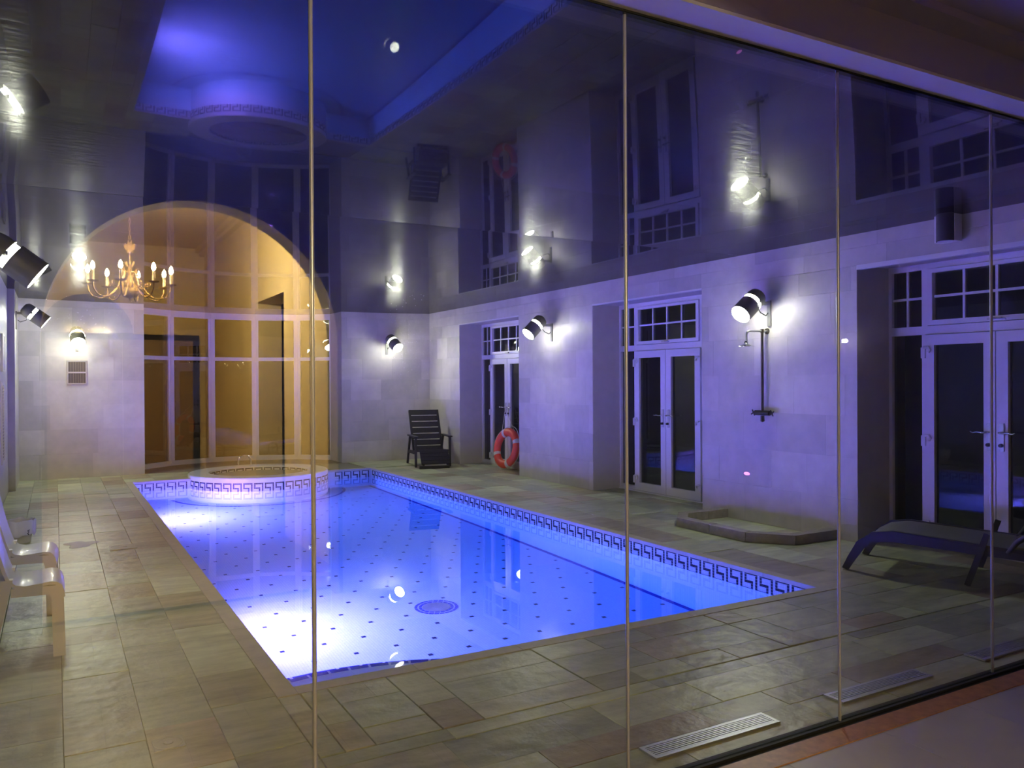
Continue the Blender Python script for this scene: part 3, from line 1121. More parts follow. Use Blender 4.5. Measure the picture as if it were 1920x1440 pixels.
# black door frame with a half-round fanlight on the hall's back wall
dr = structure(thing('door_4', 'dark framed door with half-round fanlight on the hall wall', None, (0, HY0, 0)))
MB().box(-0.20, 1.93, 0.0, 0.06, 2.20, 2.28).build('frame_head', 'rough_black', dr)
MB().box(1.84, 1.93, 0.0, 0.06, 0.0, 2.20).build('frame_jamb', 'rough_black', dr)
MB().box(-0.20, -0.11, 0.0, 0.06, 0.0, 2.20).build('frame_jamb', 'rough_black', dr)
M['hall_door'] = P('brown_hall_door', (0.30, 0.20, 0.09), 0.4)
for a, b in ((-0.11, 0.86), (0.87, 1.84)):
    MB().box(a, b, 0.0, 0.04, 0.0, 2.20).build('leaf', 'hall_door', dr)
mb = MB()
ptsf = [(0.41 + 0.60 * math.cos(PI * k / 24), 2.28 + 0.57 * math.sin(PI * k / 24)) for k in range(25)]
b0 = len(mb.v)
for y in (0.0, 0.03):
    mb.v += [(x, y, z) for x, z in ptsf]
k = len(ptsf)
mb.f.append([i for i in range(k)])
mb.f.append([k + i for i in range(k)][::-1])
for i in range(k):
    j = (i + 1) % k
    mb.f.append([i, j, k + j, k + i])
M['fan'] = P('dark_fanlight_glass', (0.10, 0.09, 0.09), 0.1)
mb.build('fanlight', 'fan', dr)


# ================================================================== THINGS
# ---- floodlights ----------------------------------------------------------------
def floodlight(label, wall_pt, normal, aim, arm=0.27, group='wall floodlights'):
    """wall_pt: bracket top on the wall; normal: out of the wall; aim: can direction"""
    t = thing('wall_floodlight', label, 'floodlight', wall_pt, 0, group)
    nrm, aim = Vector(normal).normalized(), Vector(aim).normalized()
    side = nrm.cross(Vector((0, 0, 1)))
    mb = MB().beam(nrm * 0.012 + Vector((0, 0, 0.03)), nrm * 0.012 + Vector((0, 0, -0.24)), 0.045, 0.02, nrm)
    mb.build('bracket_plate', 'bracket', t)
    MB().beam(nrm * 0.02, nrm * arm, 0.04, 0.035).build('bracket_arm', 'bracket', t)
    c = nrm * (arm + 0.06)
    R_ = 0.108
    o = c - aim * 0.10
    MB().lathe([(0.0, -0.055), (0.06, -0.05), (0.095, -0.02), (R_ * 0.96, 0.02), (R_ * 0.96, 0.085), (0.0, 0.085)], o, aim, 28).build('rear_housing', 'lampgrey', t, smooth=40)
    MB().lathe([(0.088, 0.087), (0.088, 0.128)], o, aim, 24).build('glow_ring', 'ring', t, smooth=60)
    MB().lathe([(0.09, 0.130), (R_, 0.130), (R_, 0.315), (R_ - 0.006, 0.315), (R_ - 0.006, 0.31), (0.09, 0.31)], o, aim, 28, close=True).build('front_hood', 'lampgrey', t, smooth=40)
    le = MB().disc(o + aim * 0.312, aim, R_ - 0.005, 28).build('lens', 'lens', t, fix=False)
    mb = MB()
    for s_ in (-1, 1):
        mb.beam(nrm * (arm - 0.005) + side * 0.0, c + side * (s_ * (R_ + 0.008)), 0.012, 0.03)
    mb.build('yoke', 'bracket', t)
    q = nrm * 0.03
    MB().tube([q + Vector((0, 0, -0.10)), q + nrm * 0.03 + Vector((0, 0, -0.13)), q + nrm * 0.11 + Vector((0, 0, -0.10)), c - aim * 0.08 + Vector((0, 0, -0.06))], 0.006, 6).build('power_lead', 'gasket', t, smooth=60)
    return t


floodlight('black floodlight on the far wall beside the slatted recliner', (5.70, YF, 2.33), (0, -1, 0), (0.22, -0.80, -0.62))
floodlight('glaring floodlight on the far wall above the square vent', (0.31, YF, 2.33), (0, -1, 0), (0.05, -0.80, -0.62))
floodlight('black floodlight on the right wall between the far and middle doors', (XR, 10.44, 2.40), (-1, 0, 0), (-0.74, -0.05, -0.70), 0.22)
floodlight('black floodlight right above the shower head', (XR, 6.12, 2.36), (-1, 0, 0), (-0.80, -0.05, -0.62), 0.21)
floodlight('distant floodlight on the left pier, seen side-on', (XL + 0.09, 14.0, 2.60), (1, 0, 0), (0.80, 0.0, -0.60), 0.16)
floodlight('largest, nearest floodlight at the left edge of the picture', (XL, 6.35, 2.41), (1, 0, 0), (0.80, 0.0, -0.60), 0.27)

# ---- shower -------------------------------------------------------------------
sh = thing('shower_set', 'wall shower with thin riser pipe, cross handles and round rose', 'shower', (XR, 6.16, 0))
xo = -0.075
MB().tube([(xo, 0, 1.20), (xo, 0, 2.06)], 0.015, 10).build('riser_pipe', 'bronze', sh, smooth=50)
MB().tube([(0, 0.0, 2.07), (xo, 0, 2.07), (-0.24, 0.02, 2.07), (-0.275, 0.02, 2.055), (-0.285, 0.02, 2.02), (-0.285, 0.02, 1.955)], 0.012, 10).build('shower_arm', 'steel', sh, smooth=50)
MB().lathe([(0.0, 0.06), (0.018, 0.055), (0.022, 0.035), (0.055, 0.02), (0.078, 0.004), (0.078, -0.004), (0.0, -0.006)], (-0.285, 0.02, 1.905), seg=24).build('shower_rose', 'chrome', sh, smooth=40)
mb = MB().tube([(xo, -0.10, 1.20), (xo, 0.10, 1.20)], 0.027, 12)
mb.tube([(xo, 0, 1.20), (0, 0, 1.20)], 0.022, 10)
mb.lathe([(0.0, 0), (0.022, 0), (0.022, 0.06), (0, 0.07)], (xo, 0, 1.17), (0, 0, -1), 12)
mb.build('valve_body', 'bronze', sh, smooth=50)
for s_ in (-1, 1):
    mb = MB().tube([(xo, s_ * 0.10, 1.20), (xo, s_ * 0.135, 1.20)], 0.010, 8)
    for a in range(4):
        d = Vector((math.cos(a * PI / 2 + 0.5), 0, math.sin(a * PI / 2 + 0.5))) * 0.036
        mb.tube([(xo, s_ * 0.128, 1.20), (xo + d.x, s_ * 0.128, 1.20 + d.z)], 0.007, 6)
    mb.build('cross_handle', 'bronze', sh, smooth=50)
mb = MB().lathe([(0.0, 0.014), (0.03, 0.012), (0.034, 0.0)], (0, 0, 2.07), (-1, 0, 0), 16)
mb.lathe([(0.02, 0.02), (0.022, 0.0), (0.02, -0.02)], (xo, 0, 2.07), (0, 0, 1), 12)
mb.build('wall_flange', 'bronze', sh, smooth=50)

# shower tray kerb
kb = thing('shower_kerb', 'low stone kerb ringing the shower tray against the wall', 'kerb', (0, 0, 0))
outer = [(XR, 6.86), (5.98, 6.86), (5.735, 6.60), (5.735, 5.62), (6.02, 5.27), (XR, 5.27)]
KW = 0.115


def offset_in(pl, d):
    res = []
    for i, p in enumerate(pl):
        def nrm(a, b):
            v = Vector((b[0] - a[0], b[1] - a[1])).normalized()
            return Vector((-v.y, v.x))
        ns = []
        if i > 0:
            ns.append(nrm(pl[i - 1], p))
        if i < len(pl) - 1:
            ns.append(nrm(p, pl[i + 1]))
        if len(ns) == 1:
            q = Vector(p) + ns[0] * d
        else:
            b_ = (ns[0] + ns[1])
            q = Vector(p) + b_ * (d / (1 + ns[0].dot(ns[1])))
        res.append((q.x, q.y))
    return res


inner = offset_in(outer, KW)
for i in range(len(outer) - 1):
    L = math.dist(outer[i], outer[i + 1])
    nn = max(1, round(L / 0.42))
    for k in range(nn):
        a, b = k / nn + 0.004, (k + 1) / nn - 0.004
        lp = lambda P0, P1, t: (P0[0] + (P1[0] - P0[0]) * t, P0[1] + (P1[1] - P0[1]) * t)
        q = [lp(outer[i], outer[i + 1], a), lp(outer[i], outer[i + 1], b), lp(inner[i], inner[i + 1], b), lp(inner[i], inner[i + 1], a)]
        q = [(min(x, XR - 0.001), y) for x, y in q]
        MB().prism(q, 0.0, 0.092 + random.uniform(-0.003, 0.003)).build('kerb_stone', 'kerb', kb)

tag(MB().lathe([(0.0, 0.004), (0.012, 0.004), (0.02, 0.002), (0.022, 0.0)], (0, 0, 0), (-1, 0, 0), 16).build('pink_reflection_spot', 'pinkreflection', loc=(XR, 6.46, 0.52)), 'tiny pink glow imitating a reflection, added low on the wall under the shower', 'reflection')  # added glowing spot, stands in for a coloured reflection in the glass
bpy.data.objects['pink_reflection_spot'].scale = (1, 2.0, 0.8)

# ---- speaker -----------------------------------------------------------------
sp = thing('wall_speaker', 'small black speaker box under the ceiling above the near doors', 'speaker', (XR, 4.10, 2.70))
MB().box(-0.13, -0.03, -0.09, 0.09, 0.0, 0.225).build('cabinet', 'upvc', sp)
MB().lathe([(0.075, 0.0), (0.075, 0.225)], (-0.125, -0.01, 0.0), (0, 0, 1), 16).build('grille', 'speaker', sp, smooth=60)
MB().box(-0.03, 0.0, -0.03, 0.03, 0.06, 0.16).build('bracket', 'black', sp)

# ---- vent, left wall panels ----------------------------------------------------
vt = thing('wall_vent', 'square two-part ventilation grille on the far wall', 'vent', (0.31, YF, 1.735))
MB().box(-0.135, 0.135, -0.012, 0.0, -0.185, 0.185).build('back_plate', 'vent', vt)
for nm, a in (('frame_side', (-0.145, -0.125, -0.195, 0.195)), ('frame_side', (0.125, 0.145, -0.195, 0.195)), ('frame_rail', (-0.125, 0.125, 0.175, 0.195)), ('frame_rail', (-0.125, 0.125, -0.195, -0.175)), ('frame_rail', (-0.125, 0.125, -0.012, 0.012))):
    MB().box(a[0], a[1], -0.022, 0.0, a[2], a[3]).build(nm, 'steel', vt)
for k in range(1, 7):
    x = -0.125 + 0.25 * k / 7
    MB().box(x - 0.003, x + 0.003, -0.017, -0.012, -0.175, 0.175).build('slat', 'lampgrey', vt)

gr = thing('air_grille', 'tall louvred air grille low on the left wall', 'air grille', (XL, 12.2, 1.05))
MB().box(0.0, 0.008, -0.20, 0.20, -0.50, 0.50).build('back_plate', 'vent', gr)
for nm, a in (('frame_side', (-0.22, -0.18, -0.52, 0.52)), ('frame_side', (0.18, 0.22, -0.52, 0.52)), ('frame_rail', (-0.18, 0.18, 0.48, 0.52)), ('frame_rail', (-0.18, 0.18, -0.52, -0.48))):
    MB().box(0.0, 0.02, a[0], a[1], a[2], a[3]).build(nm, 'steel', gr)
sm = MB().beam((0.010, -0.18, 0), (0.010, 0.18, 0), 0.004, 0.02, (1, 0, 0.6)).mesh('louvre', 'steel')
for k in range(24):
    link('louvre', sm, gr, (0, 0, -0.46 + 0.04 * k))
nb = thing('notice_board', 'slim white framed notice high on the left wall', 'notice', (XL, 12.25, 1.95))
MB().box(0.0, 0.018, -0.20, 0.20, -0.22, 0.22).build('board', 'plastic', nb)
for nm, a in (('frame_side', (-0.22, -0.20, -0.24, 0.24)), ('frame_side', (0.20, 0.22, -0.24, 0.24)), ('frame_rail', (-0.20, 0.20, 0.22, 0.24)), ('frame_rail', (-0.20, 0.20, -0.24, -0.22))):
    MB().box(0.0, 0.024, a[0], a[1], a[2], a[3]).build(nm, 'steel', nb)

# ---- white plastic chairs -------------------------------------------------------
def plastic_chair():
    t = thing('plastic_chair', '', 'chair', (0, 0, 0), 0, 'white plastic chairs by the left wall')
    W = 0.40
    # one moulded shell: back, seat and waterfall front, swept across the width
    prof = [(-0.34, 0.84), (-0.325, 0.74), (-0.30, 0.62), (-0.27, 0.51), (-0.25, 0.455), (-0.222, 0.428), (-0.18, 0.418), (-0.10, 0.425), (-0.055, 0.430), (-0.02, 0.424), (0.004, 0.402), (0.015, 0.37), (0.019, 0.335)]
    th = 0.018
    mb = MB()
    ny = 10
    for sgn in (0, 1):
        for i, (x, z) in enumerate(prof):
            a = Vector(prof[min(i + 1, len(prof) - 1)]) - Vector(prof[max(i - 1, 0)])
            nx_, nz_ = a.y, -a.x
            l = math.hypot(nx_, nz_)
            nx_, nz_ = -nx_ / l, -nz_ / l
            for j in range(ny + 1):
                s_ = -1 + 2 * j / ny
                taper = 1.0 - (0.12 * max(0, (z - 0.45) / 0.4))
                dish = 0.02 * (1 - s_ * s_) * (1 if 1 < i < 8 else 0.3)
                mb.v.append((x - nx_ * th * sgn - (dish if z > 0.5 else 0), s_ * W / 2 * taper, z - nz_ * th * sgn - (dish if z <= 0.5 else 0)))
    npf = len(prof)
    st = ny + 1
    for sgn in (0, 1):
        o = sgn * npf * st
        for i in range(npf - 1):
            for j in range(ny):
                mb.f.append([o + i * st + j, o + i * st + j + 1, o + (i + 1) * st + j + 1, o + (i + 1) * st + j])
    o = npf * st
    for i in range(npf - 1):
        for j in (0, ny):
            mb.f.append([i * st + j, (i + 1) * st + j, o + (i + 1) * st + j, o + i * st + j])
    for j in range(ny):
        for i in (0, npf - 1):
            mb.f.append([i * st + j, i * st + j + 1, o + i * st + j + 1, o + i * st + j])
    mb.build('seat_shell', 'plastic', t, smooth=50)
    for s_ in (-1, 1):
        # channel-shaped front leg, broad at the top
        m1 = MB()
        yc = s_ * (W / 2 - 0.032)
        lv = [(0.405, 0.10, -0.022), (0.33, 0.078, 0.0), (0.18, 0.056, 0.004), (0.0, 0.044, 0.008)]
        for z, w_, xo_ in lv:
            yc = s_ * (W / 2 - 0.001 - w_ / 2)
            m1.v += [(xo_ - 0.05, yc - w_ / 2, z), (xo_ + 0.012, yc - w_ / 2, z), (xo_ + 0.012, yc + w_ / 2, z), (xo_ - 0.05, yc + w_ / 2, z)]
        for i in range(len(lv) - 1):
            for k in range(4):
                k2 = (k + 1) % 4
                m1.f.append([i * 4 + k, i * 4 + k2, i * 4 + 4 + k2, i * 4 + 4 + k])
        m1.f += [[0, 1, 2, 3], [15, 14, 13, 12]]
        m1.build('leg', 'plastic', t, smooth=50)
        m2 = MB()
        lv = [(0.46, 0.05, -0.265), (0.20, 0.042, -0.32), (0.0, 0.034, -0.36)]
        for z, w_, xo_ in lv:
            m2.v += [(xo_ - 0.025, yc - w_ / 2, z), (xo_ + 0.03, yc - w_ / 2, z), (xo_ + 0.03, yc + w_ / 2, z), (xo_ - 0.025, yc + w_ / 2, z)]
        for i in range(len(lv) - 1):
            for k in range(4):
                k2 = (k + 1) % 4
                m2.f.append([i * 4 + k, i * 4 + k2, i * 4 + 4 + k2, i * 4 + 4 + k])
        m2.f += [[0, 1, 2, 3], [11, 10, 9, 8]]
        m2.build('leg', 'plastic', t)
        MB().beam((-0.245, s_ * (W / 2 - 0.008), 0.385), (-0.02, s_ * (W / 2 - 0.008), 0.380), 0.012, 0.05).build('seat_apron', 'plastic', t)
    return t


ch = plastic_chair()
ch.location = (0.022, 5.47, 0)
ch['label'] = 'white plastic chair nearest the glass at the left edge'
dup(ch, (-0.012, 6.42, 0), math.radians(-2), 'second white plastic chair, in front of the lined bin')

bn = thing('waste_bin', 'small waste bin with white plastic liner on the left paving', 'bin', (-0.32, 9.25, 0))
MB().lathe([(0.0, 0.0), (0.10, 0.0), (0.130, 0.21), (0.125, 0.21), (0.096, 0.008), (0.0, 0.008)], seg=24).build('body', 'plastic', bn, smooth=40)
mb = MB()
pr = []
for k in range(32):
    a = 2 * PI * k / 32
    wv = 0.006 * math.sin(5 * a) + 0.004 * math.sin(9 * a + 1)
    pr.append([((0.128 + wv * 0.3) * math.cos(a), (0.128 + wv * 0.3) * math.sin(a), 0.15), ((0.134 + wv) * math.cos(a), (0.134 + wv) * math.sin(a), 0.222 + wv), ((0.144 + wv) * math.cos(a), (0.144 + wv) * math.sin(a), 0.21), ((0.140 + wv) * math.cos(a), (0.140 + wv) * math.sin(a), 0.08 + 2 * wv)])
for k in range(32):
    mb.v += pr[k]
for k in range(32):
    k2 = (k + 1) % 32
    for i in range(3):
        mb.f.append([k * 4 + i, k * 4 + i + 1, k2 * 4 + i + 1, k2 * 4 + i])
mb.build('liner', P('liner_film', (0.80, 0.81, 0.86), 0.25), bn, smooth=60)
MB().tube([(0.085, -0.112, 0.085), (0.075, -0.121, 0.10), (0.088, -0.112, 0.112), (0.076, -0.122, 0.125), (0.092, -0.110, 0.132)], 0.005, 6).build('printed_mark', 'black', bn)

# ---- slatted black recliner -------------------------------------------------------
rc = thing('slatted_recliner', 'black wooden slatted recliner chair standing in the far corner', 'chair', (6.05, 13.85, 0), math.radians(-12))
W = 0.58
# local: faces -y
b0, b1 = Vector((0, 0.08, 0.26)), Vector((0, 0.52, 1.00))
dirb = (b1 - b0).normalized()
nb_ = Vector((0, -dirb.z, dirb.y))
for s_ in (-1, 1):
    x = s_ * (W / 2 - 0.02)
    MB().beam(b0 + Vector((x, 0, 0)) - dirb * 0.05, b1 + Vector((x, 0, 0)), 0.035, 0.05, nb_).build('back_post', 'blackwood', rc)
for k in range(7):
    c = b0 + dirb * (0.05 + k * 0.128)
    MB().beam(c + Vector((-W / 2 + 0.037, 0, 0)), c + Vector((W / 2 - 0.037, 0, 0)), 0.018, 0.10, dirb).build('back_slat', 'blackwood', rc)
for s_ in (-1, 1):
    x = s_ * (W / 2 + 0.025)
    MB().beam((x, -0.42, 0.55), (x, 0.30, 0.55), 0.075, 0.022).build('armrest', 'blackwood', rc)
    MB().beam((x, -0.36, 0.0), (x, -0.36, 0.539), 0.035, 0.055, (0, 1, 0)).build('leg', 'blackwood', rc)
    MB().beam((x, 0.50, 0.0), (x, 0.20, 0.539), 0.035, 0.05, (0, 1, 0)).build('leg', 'blackwood', rc)
    MB().beam((x, -0.36, 0.27), (x, 0.36, 0.24), 0.03, 0.06).build('side_rail', 'blackwood', rc)
for k in range(5):
    y = -0.36 + k * 0.095
    MB().beam((-W / 2, y, 0.30 - 0.01 * k), (W / 2, y, 0.30 - 0.01 * k), 0.08, 0.02).build('seat_slat', 'blackwood', rc)
# folded footrest hanging down in front
for s_ in (-1, 1):
    MB().beam((s_ * 0.22, -0.40, 0.29), (s_ * 0.22, -0.62, 0.02), 0.03, 0.045, (0, 1, 1)).build('footrest_rail', 'blackwood', rc)
for k in range(4):
    t_ = 0.12 + k * 0.22
    c = Vector((0, -0.40, 0.305)).lerp(Vector((0, -0.62, 0.035)), t_)
    MB().beam(c + Vector((-0.26, -0.012, 0.012)), c + Vector((0.26, -0.012, 0.012)), 0.016, 0.07, (0, -0.22, -0.27)).build('footrest_slat', 'blackwood', rc)
MB().beam((-0.30, -0.64, 0.025), (0.24, -0.64, 0.025), 0.05, 0.05).build('foot_bar', 'blackwood', rc)

# ---- lifebuoy ------------------------------------------------------------------------
lb = thing('lifebuoy', 'orange lifebuoy with pale bands hung from the far door handle', 'lifebuoy', (6.90, 12.40, 0.375))
tilt = math.radians(12)
ax = Vector((-math.cos(tilt), -0.10, math.sin(tilt))).normalized()
ea = ax.cross(Vector((0, 0, 1))).normalized()
eb = ax.cross(ea) * -1
Rm, rt = 0.285, 0.075


def ringpt(a, off=0.0, rr=Rm):
    return (ea * math.cos(a) + eb * math.sin(a)) * rr + ax * off


mb = MB()
seg, sg2 = 48, 12
for k in range(seg):
    a = 2 * PI * k / seg
    rd = ringpt(a, 0, 1.0)
    for j in range(sg2):
        b = 2 * PI * j / sg2
        p = rd * (Rm + rt * math.cos(b)) + ax * (rt * 0.8 * math.sin(b))
        mb.v.append(tuple(p))
for k in range(seg):
    for j in range(sg2):
        k2, j2 = (k + 1) % seg, (j + 1) % sg2
        mb.f.append([k * sg2 + j, k * sg2 + j2, k2 * sg2 + j2, k2 * sg2 + j])
mb.build('ring', 'orange', lb, smooth=60)
for q in range(4):
    a0 = PI / 4 + 0.35 + q * PI / 2
    mb = MB()
    for i in range(5):
        a = a0 - 0.11 + 0.055 * i
        rd = ringpt(a, 0, 1.0)
        for j in range(sg2):
            b = 2 * PI * j / sg2
            mb.v.append(tuple(rd * (Rm + (rt + 0.002) * math.cos(b)) + ax * ((rt * 0.8 + 0.002) * math.sin(b))))
    for i in range(4):
        for j in range(sg2):
            j2 = (j + 1) % sg2
            mb.f.append([i * sg2 + j, i * sg2 + j2, i * sg2 + sg2 + j2, i * sg2 + sg2 + j])
    mb.build('band', 'tape', lb, smooth=60)
pts = []
for k in range(64):
    a = 2 * PI * k / 64
    sl = 0.5 - 0.5 * math.cos(4 * (a - PI / 4 - 0.35))
    pts.append(ringpt(a, 0.0, Rm + rt + 0.012 + 0.03 * sl))
MB().tube(pts, 0.006, 6, closed=True).build('grab_rope', 'rope', lb, smooth=60)
hk = Vector((7.12 - 0.11, 12.655, 1.085)) - Vector((6.90, 12.40, 0.375))
MB().tube([ringpt(2.1, 0.02, Rm + rt), hk * 0.98 + Vector((-0.0, 0, 0)), hk + Vector((0, -0.02, 0.012)), ringpt(1.0, 0.02, Rm + rt)], 0.005, 6).build('hanging_rope', 'rope', lb)

# ---- sun lounger ----------------------------------------------------------------------
ln = thing('sun_lounger', 'low dark sun lounger with grey sling beside the near doors', 'sun lounger', (5.93, 4.52, 0), math.atan2(-0.907, 0.40))
# local x runs from the foot end towards the head, y across
Wd = 0.66
for s_ in (-1, 1):
    y = s_ * (Wd / 2)
    pts = [(-0.02, 0.0), (0.03, 0.10), (0.10, 0.215), (0.20, 0.285), (0.34, 0.305), (0.9, 0.275), (1.45, 0.25), (1.95, 0.25)]
    mb = MB()
    hgt = [0.055, 0.06, 0.075, 0.085, 0.085, 0.08, 0.075, 0.07]
    for (x, z), h in zip(pts, hgt):
        i = pts.index((x, z))
        a = Vector(pts[min(i + 1, 7)]) - Vector(pts[max(i - 1, 0)])
        a.normalize()
        nx_, nz_ = -a.y, a.x
        for sy in (-0.018, 0.018):
            for e in (-0.5, 0.5):
                mb.v.append((x + nx_ * h * e, y + sy, max(0.0, z + nz_ * h * e)))
    for i in range(len(pts) - 1):
        b = i * 4
        for q in ((0, 1), (1, 3), (3, 2), (2, 0)):
            mb.f.append([b + q[0], b + q[1], b + 4 + q[1], b + 4 + q[0]])
    mb.f += [[0, 1, 3, 2], [len(mb.v) - 4 + k for k in (2, 3, 1, 0)]]
    mb.build('side_rail', 'lounger', ln, smooth=40)
    MB().beam((0.99, y + s_ * 0.032, 0.40), (0.86, y + s_ * 0.032, 0.0), 0.026, 0.042, (1, 0, 0)).build('leg', 'lounger', ln)
    MB().beam((1.72, y, 0.24), (1.80, y, 0.0), 0.035, 0.06, (1, 0, 0)).build('leg', 'lounger', ln)
    yo = s_ * (Wd / 2 + 0.03)
    MB().tube([(1.12, yo, 0.27), (1.18, yo, 0.36), (1.27, yo, 0.43), (1.45, yo, 0.455), (1.70, yo, 0.44)], [0.016, 0.02, 0.022, 0.022, 0.018], 8).build('armrest', 'lounger', ln, smooth=50)
    MB().tube([(1.67, yo, 0.44), (1.62, yo, 0.27)], 0.016, 8).build('arm_support', 'lounger', ln, smooth=50)
mb = MB()
sl = [(0.10, 0.255), (0.20, 0.315), (0.34, 0.340), (0.9, 0.310), (1.12, 0.300)]
for (x, z) in sl:
    for y in (-Wd / 2 + 0.02, -Wd / 6, Wd / 6, Wd / 2 - 0.02):
        mb.v.append((x, y, z - (0.012 if abs(y) < 0.2 else 0)))
for (x, z) in sl:
    for y in (-Wd / 2 + 0.02, -Wd / 6, Wd / 6, Wd / 2 - 0.02):
        mb.v.append((x, y, z - 0.012 - (0.012 if abs(y) < 0.2 else 0)))
for o_ in (0, 20):
    for i in range(4):
        for j in range(3):
            mb.f.append([o_ + i * 4 + j, o_ + i * 4 + j + 1, o_ + i * 4 + j + 5, o_ + i * 4 + j + 4])
for i in range(4):
    for j in (0, 3):
        mb.f.append([i * 4 + j, i * 4 + 4 + j, 20 + i * 4 + 4 + j, 20 + i * 4 + j])
for j in range(3):
    for i in (0, 4):
        mb.f.append([i * 4 + j, i * 4 + j + 1, 20 + i * 4 + j + 1, 20 + i * 4 + j])
mb.build('seat_sling', 'sling', ln, smooth=50)
MB().beam((1.14, 0, 0.30), (1.95, 0, 0.33), Wd - 0.05, 0.014).build('back_sling', 'sling', ln)
for x, z in ((0.16, 0.262), (1.13, 0.285), (1.93, 0.30)):
    MB().tube([(x, -Wd / 2, z), (x, Wd / 2, z)], 0.014, 8).build('cross_bar', 'lounger', ln, smooth=50)

# ---- drains in the deck -----------------------------------------------------------------
def linear_drain(x0, x1, y0, y1, label):
    t = thing('floor_drain', label, 'drain', ((x0 + x1) / 2, (y0 + y1) / 2, 0.0), 0, 'linear drains along the glass')
    hx_, hy_ = (x1 - x0) / 2, (y1 - y0) / 2
    z0, z1 = 0.002, 0.011
    MB().box(-hx_, hx_, -hy_, -hy_ + 0.018, z0, z1).build('frame_side', 'steel', t)
    MB().box(-hx_, hx_, hy_ - 0.018, hy_, z0, z1).build('frame_side', 'steel', t)
    MB().box(-hx_, -hx_ + 0.018, -hy_ + 0.018, hy_ - 0.018, z0, z1).build('frame_end', 'steel', t)
    MB().box(hx_ - 0.018, hx_, -hy_ + 0.018, hy_ - 0.018, z0, z1).build('frame_end', 'steel', t)
    MB().box(-hx_ + 0.018, hx_ - 0.018, -hy_ + 0.018, hy_ - 0.018, 0.002, 0.004).build('channel', 'gasket', t)
    n_ = 6
    for k in range(n_):
        yc = -hy_ + 0.018 + (2 * hy_ - 0.036) * (k + 0.5) / n_
        MB().box(-hx_ + 0.018, hx_ - 0.018, yc - 0.004, yc + 0.004, z0, z1 - 0.001).build('grating_bar', 'steel', t)
    return t


linear_drain(2.12, 2.835, 2.57, 2.685, 'shiny steel slot drain in the deck, nearest of three')
linear_drain(3.26, 3.96, 2.57, 2.685, 'duller slot drain in the deck, middle of three along the glass')
linear_drain(4.42, 5.12, 2.57, 2.69, 'farthest slot drain along the glass, at the right picture edge')


def lid(x, y, s_, label):
    t = thing('access_lid', label, 'lid', (x, y, 0.0), 0, 'access lids in the paving')
    MB().box(-s_, s_, -s_, s_, 0.0005, 0.0065).build('plate', P('beige_lid', (0.40, 0.37, 0.28), 0.4), t)
    MB().lathe([(s_ * 0.88, 0.0065), (s_ * 0.90, 0.0085), (s_ * 0.93, 0.0085), (s_ * 0.95, 0.0065)], seg=28).build('ring', 'coping', t, smooth=50)
    MB().lathe([(0.0, 0.010), (s_ * 0.28, 0.010), (s_ * 0.32, 0.0065)], seg=20).build('boss', 'coping', t, smooth=50)


lid(0.412, 3.74, 0.062, 'square beige access lid with round boss, near the glass')
lid(0.545, 8.45, 0.115, 'larger beige access lid in the paving left of the pool')

# wet patch by the second lid
mb = MB()
ring = []
for k in range(28):
    a = 2 * PI * k / 28
    q = 1 + 0.22 * math.sin(3 * a + 0.7) + 0.15 * math.sin(5 * a)
    ring.append((0.13 * q * math.cos(a), 0.17 * q * math.sin(a)))
mb.prism(ring, 0.0015, 0.0042)
pm = thin_glass('wet_film', 0.05, (0.90, 0.90, 0.90), 0.05)
tag(mb.build('water_puddle', pm, loc=(0.20, 8.82, 0.0)), 'small glinting puddle on the paving beside the chairs', 'puddle')
# ---- chandelier (in the hall, mirrored in the glass) --------------------------------------
cx, cyv = 0.595, 2 * YP - 8.1
cl = thing('chandelier', 'brass chandelier of candle bulbs mirrored in the glass', 'chandelier', (cx, cyv, 2.33))
MB().lathe([(0.0, -0.03), (0.008, -0.02), (0.012, -0.005), (0.05, 0.005), (0.075, 0.03), (0.082, 0.06), (0.078, 0.085), (0.0, 0.09)], seg=24).build('bowl', 'brass', cl, smooth=50)
for k in range(8):
    a = 2 * PI * k / 8
    ca, sa = math.cos(a), math.sin(a)
    MB().tube([(r * ca, r * sa, z) for r, z in ((0.078, 0.08), (0.088, 0.12), (0.075, 0.17), (0.060, 0.215), (0.066, 0.25), (0.085, 0.262))], 0.007, 6).build('cage_scroll', 'brass', cl, smooth=60)
mb = MB().lathe([(0.0, 0.09), (0.02, 0.10), (0.035, 0.14), (0.02, 0.18), (0.03, 0.21), (0.055, 0.225), (0.055, 0.235), (0.02, 0.245), (0.01, 0.28), (0.0, 0.29)], seg=16)
mb.build('stem', 'brass', cl, smooth=50)
mb = MB()
for k in range(8):
    a = 2 * PI * k / 8
    mb.beam((0.022 * math.cos(a), 0.022 * math.sin(a), 0.285), (0.042 * math.cos(a), 0.042 * math.sin(a), 0.325), 0.012, 0.008)
mb.lathe([(0.022, 0.28), (0.026, 0.285), (0.022, 0.29)], seg=16)
mb.build('crown', 'brass', cl)
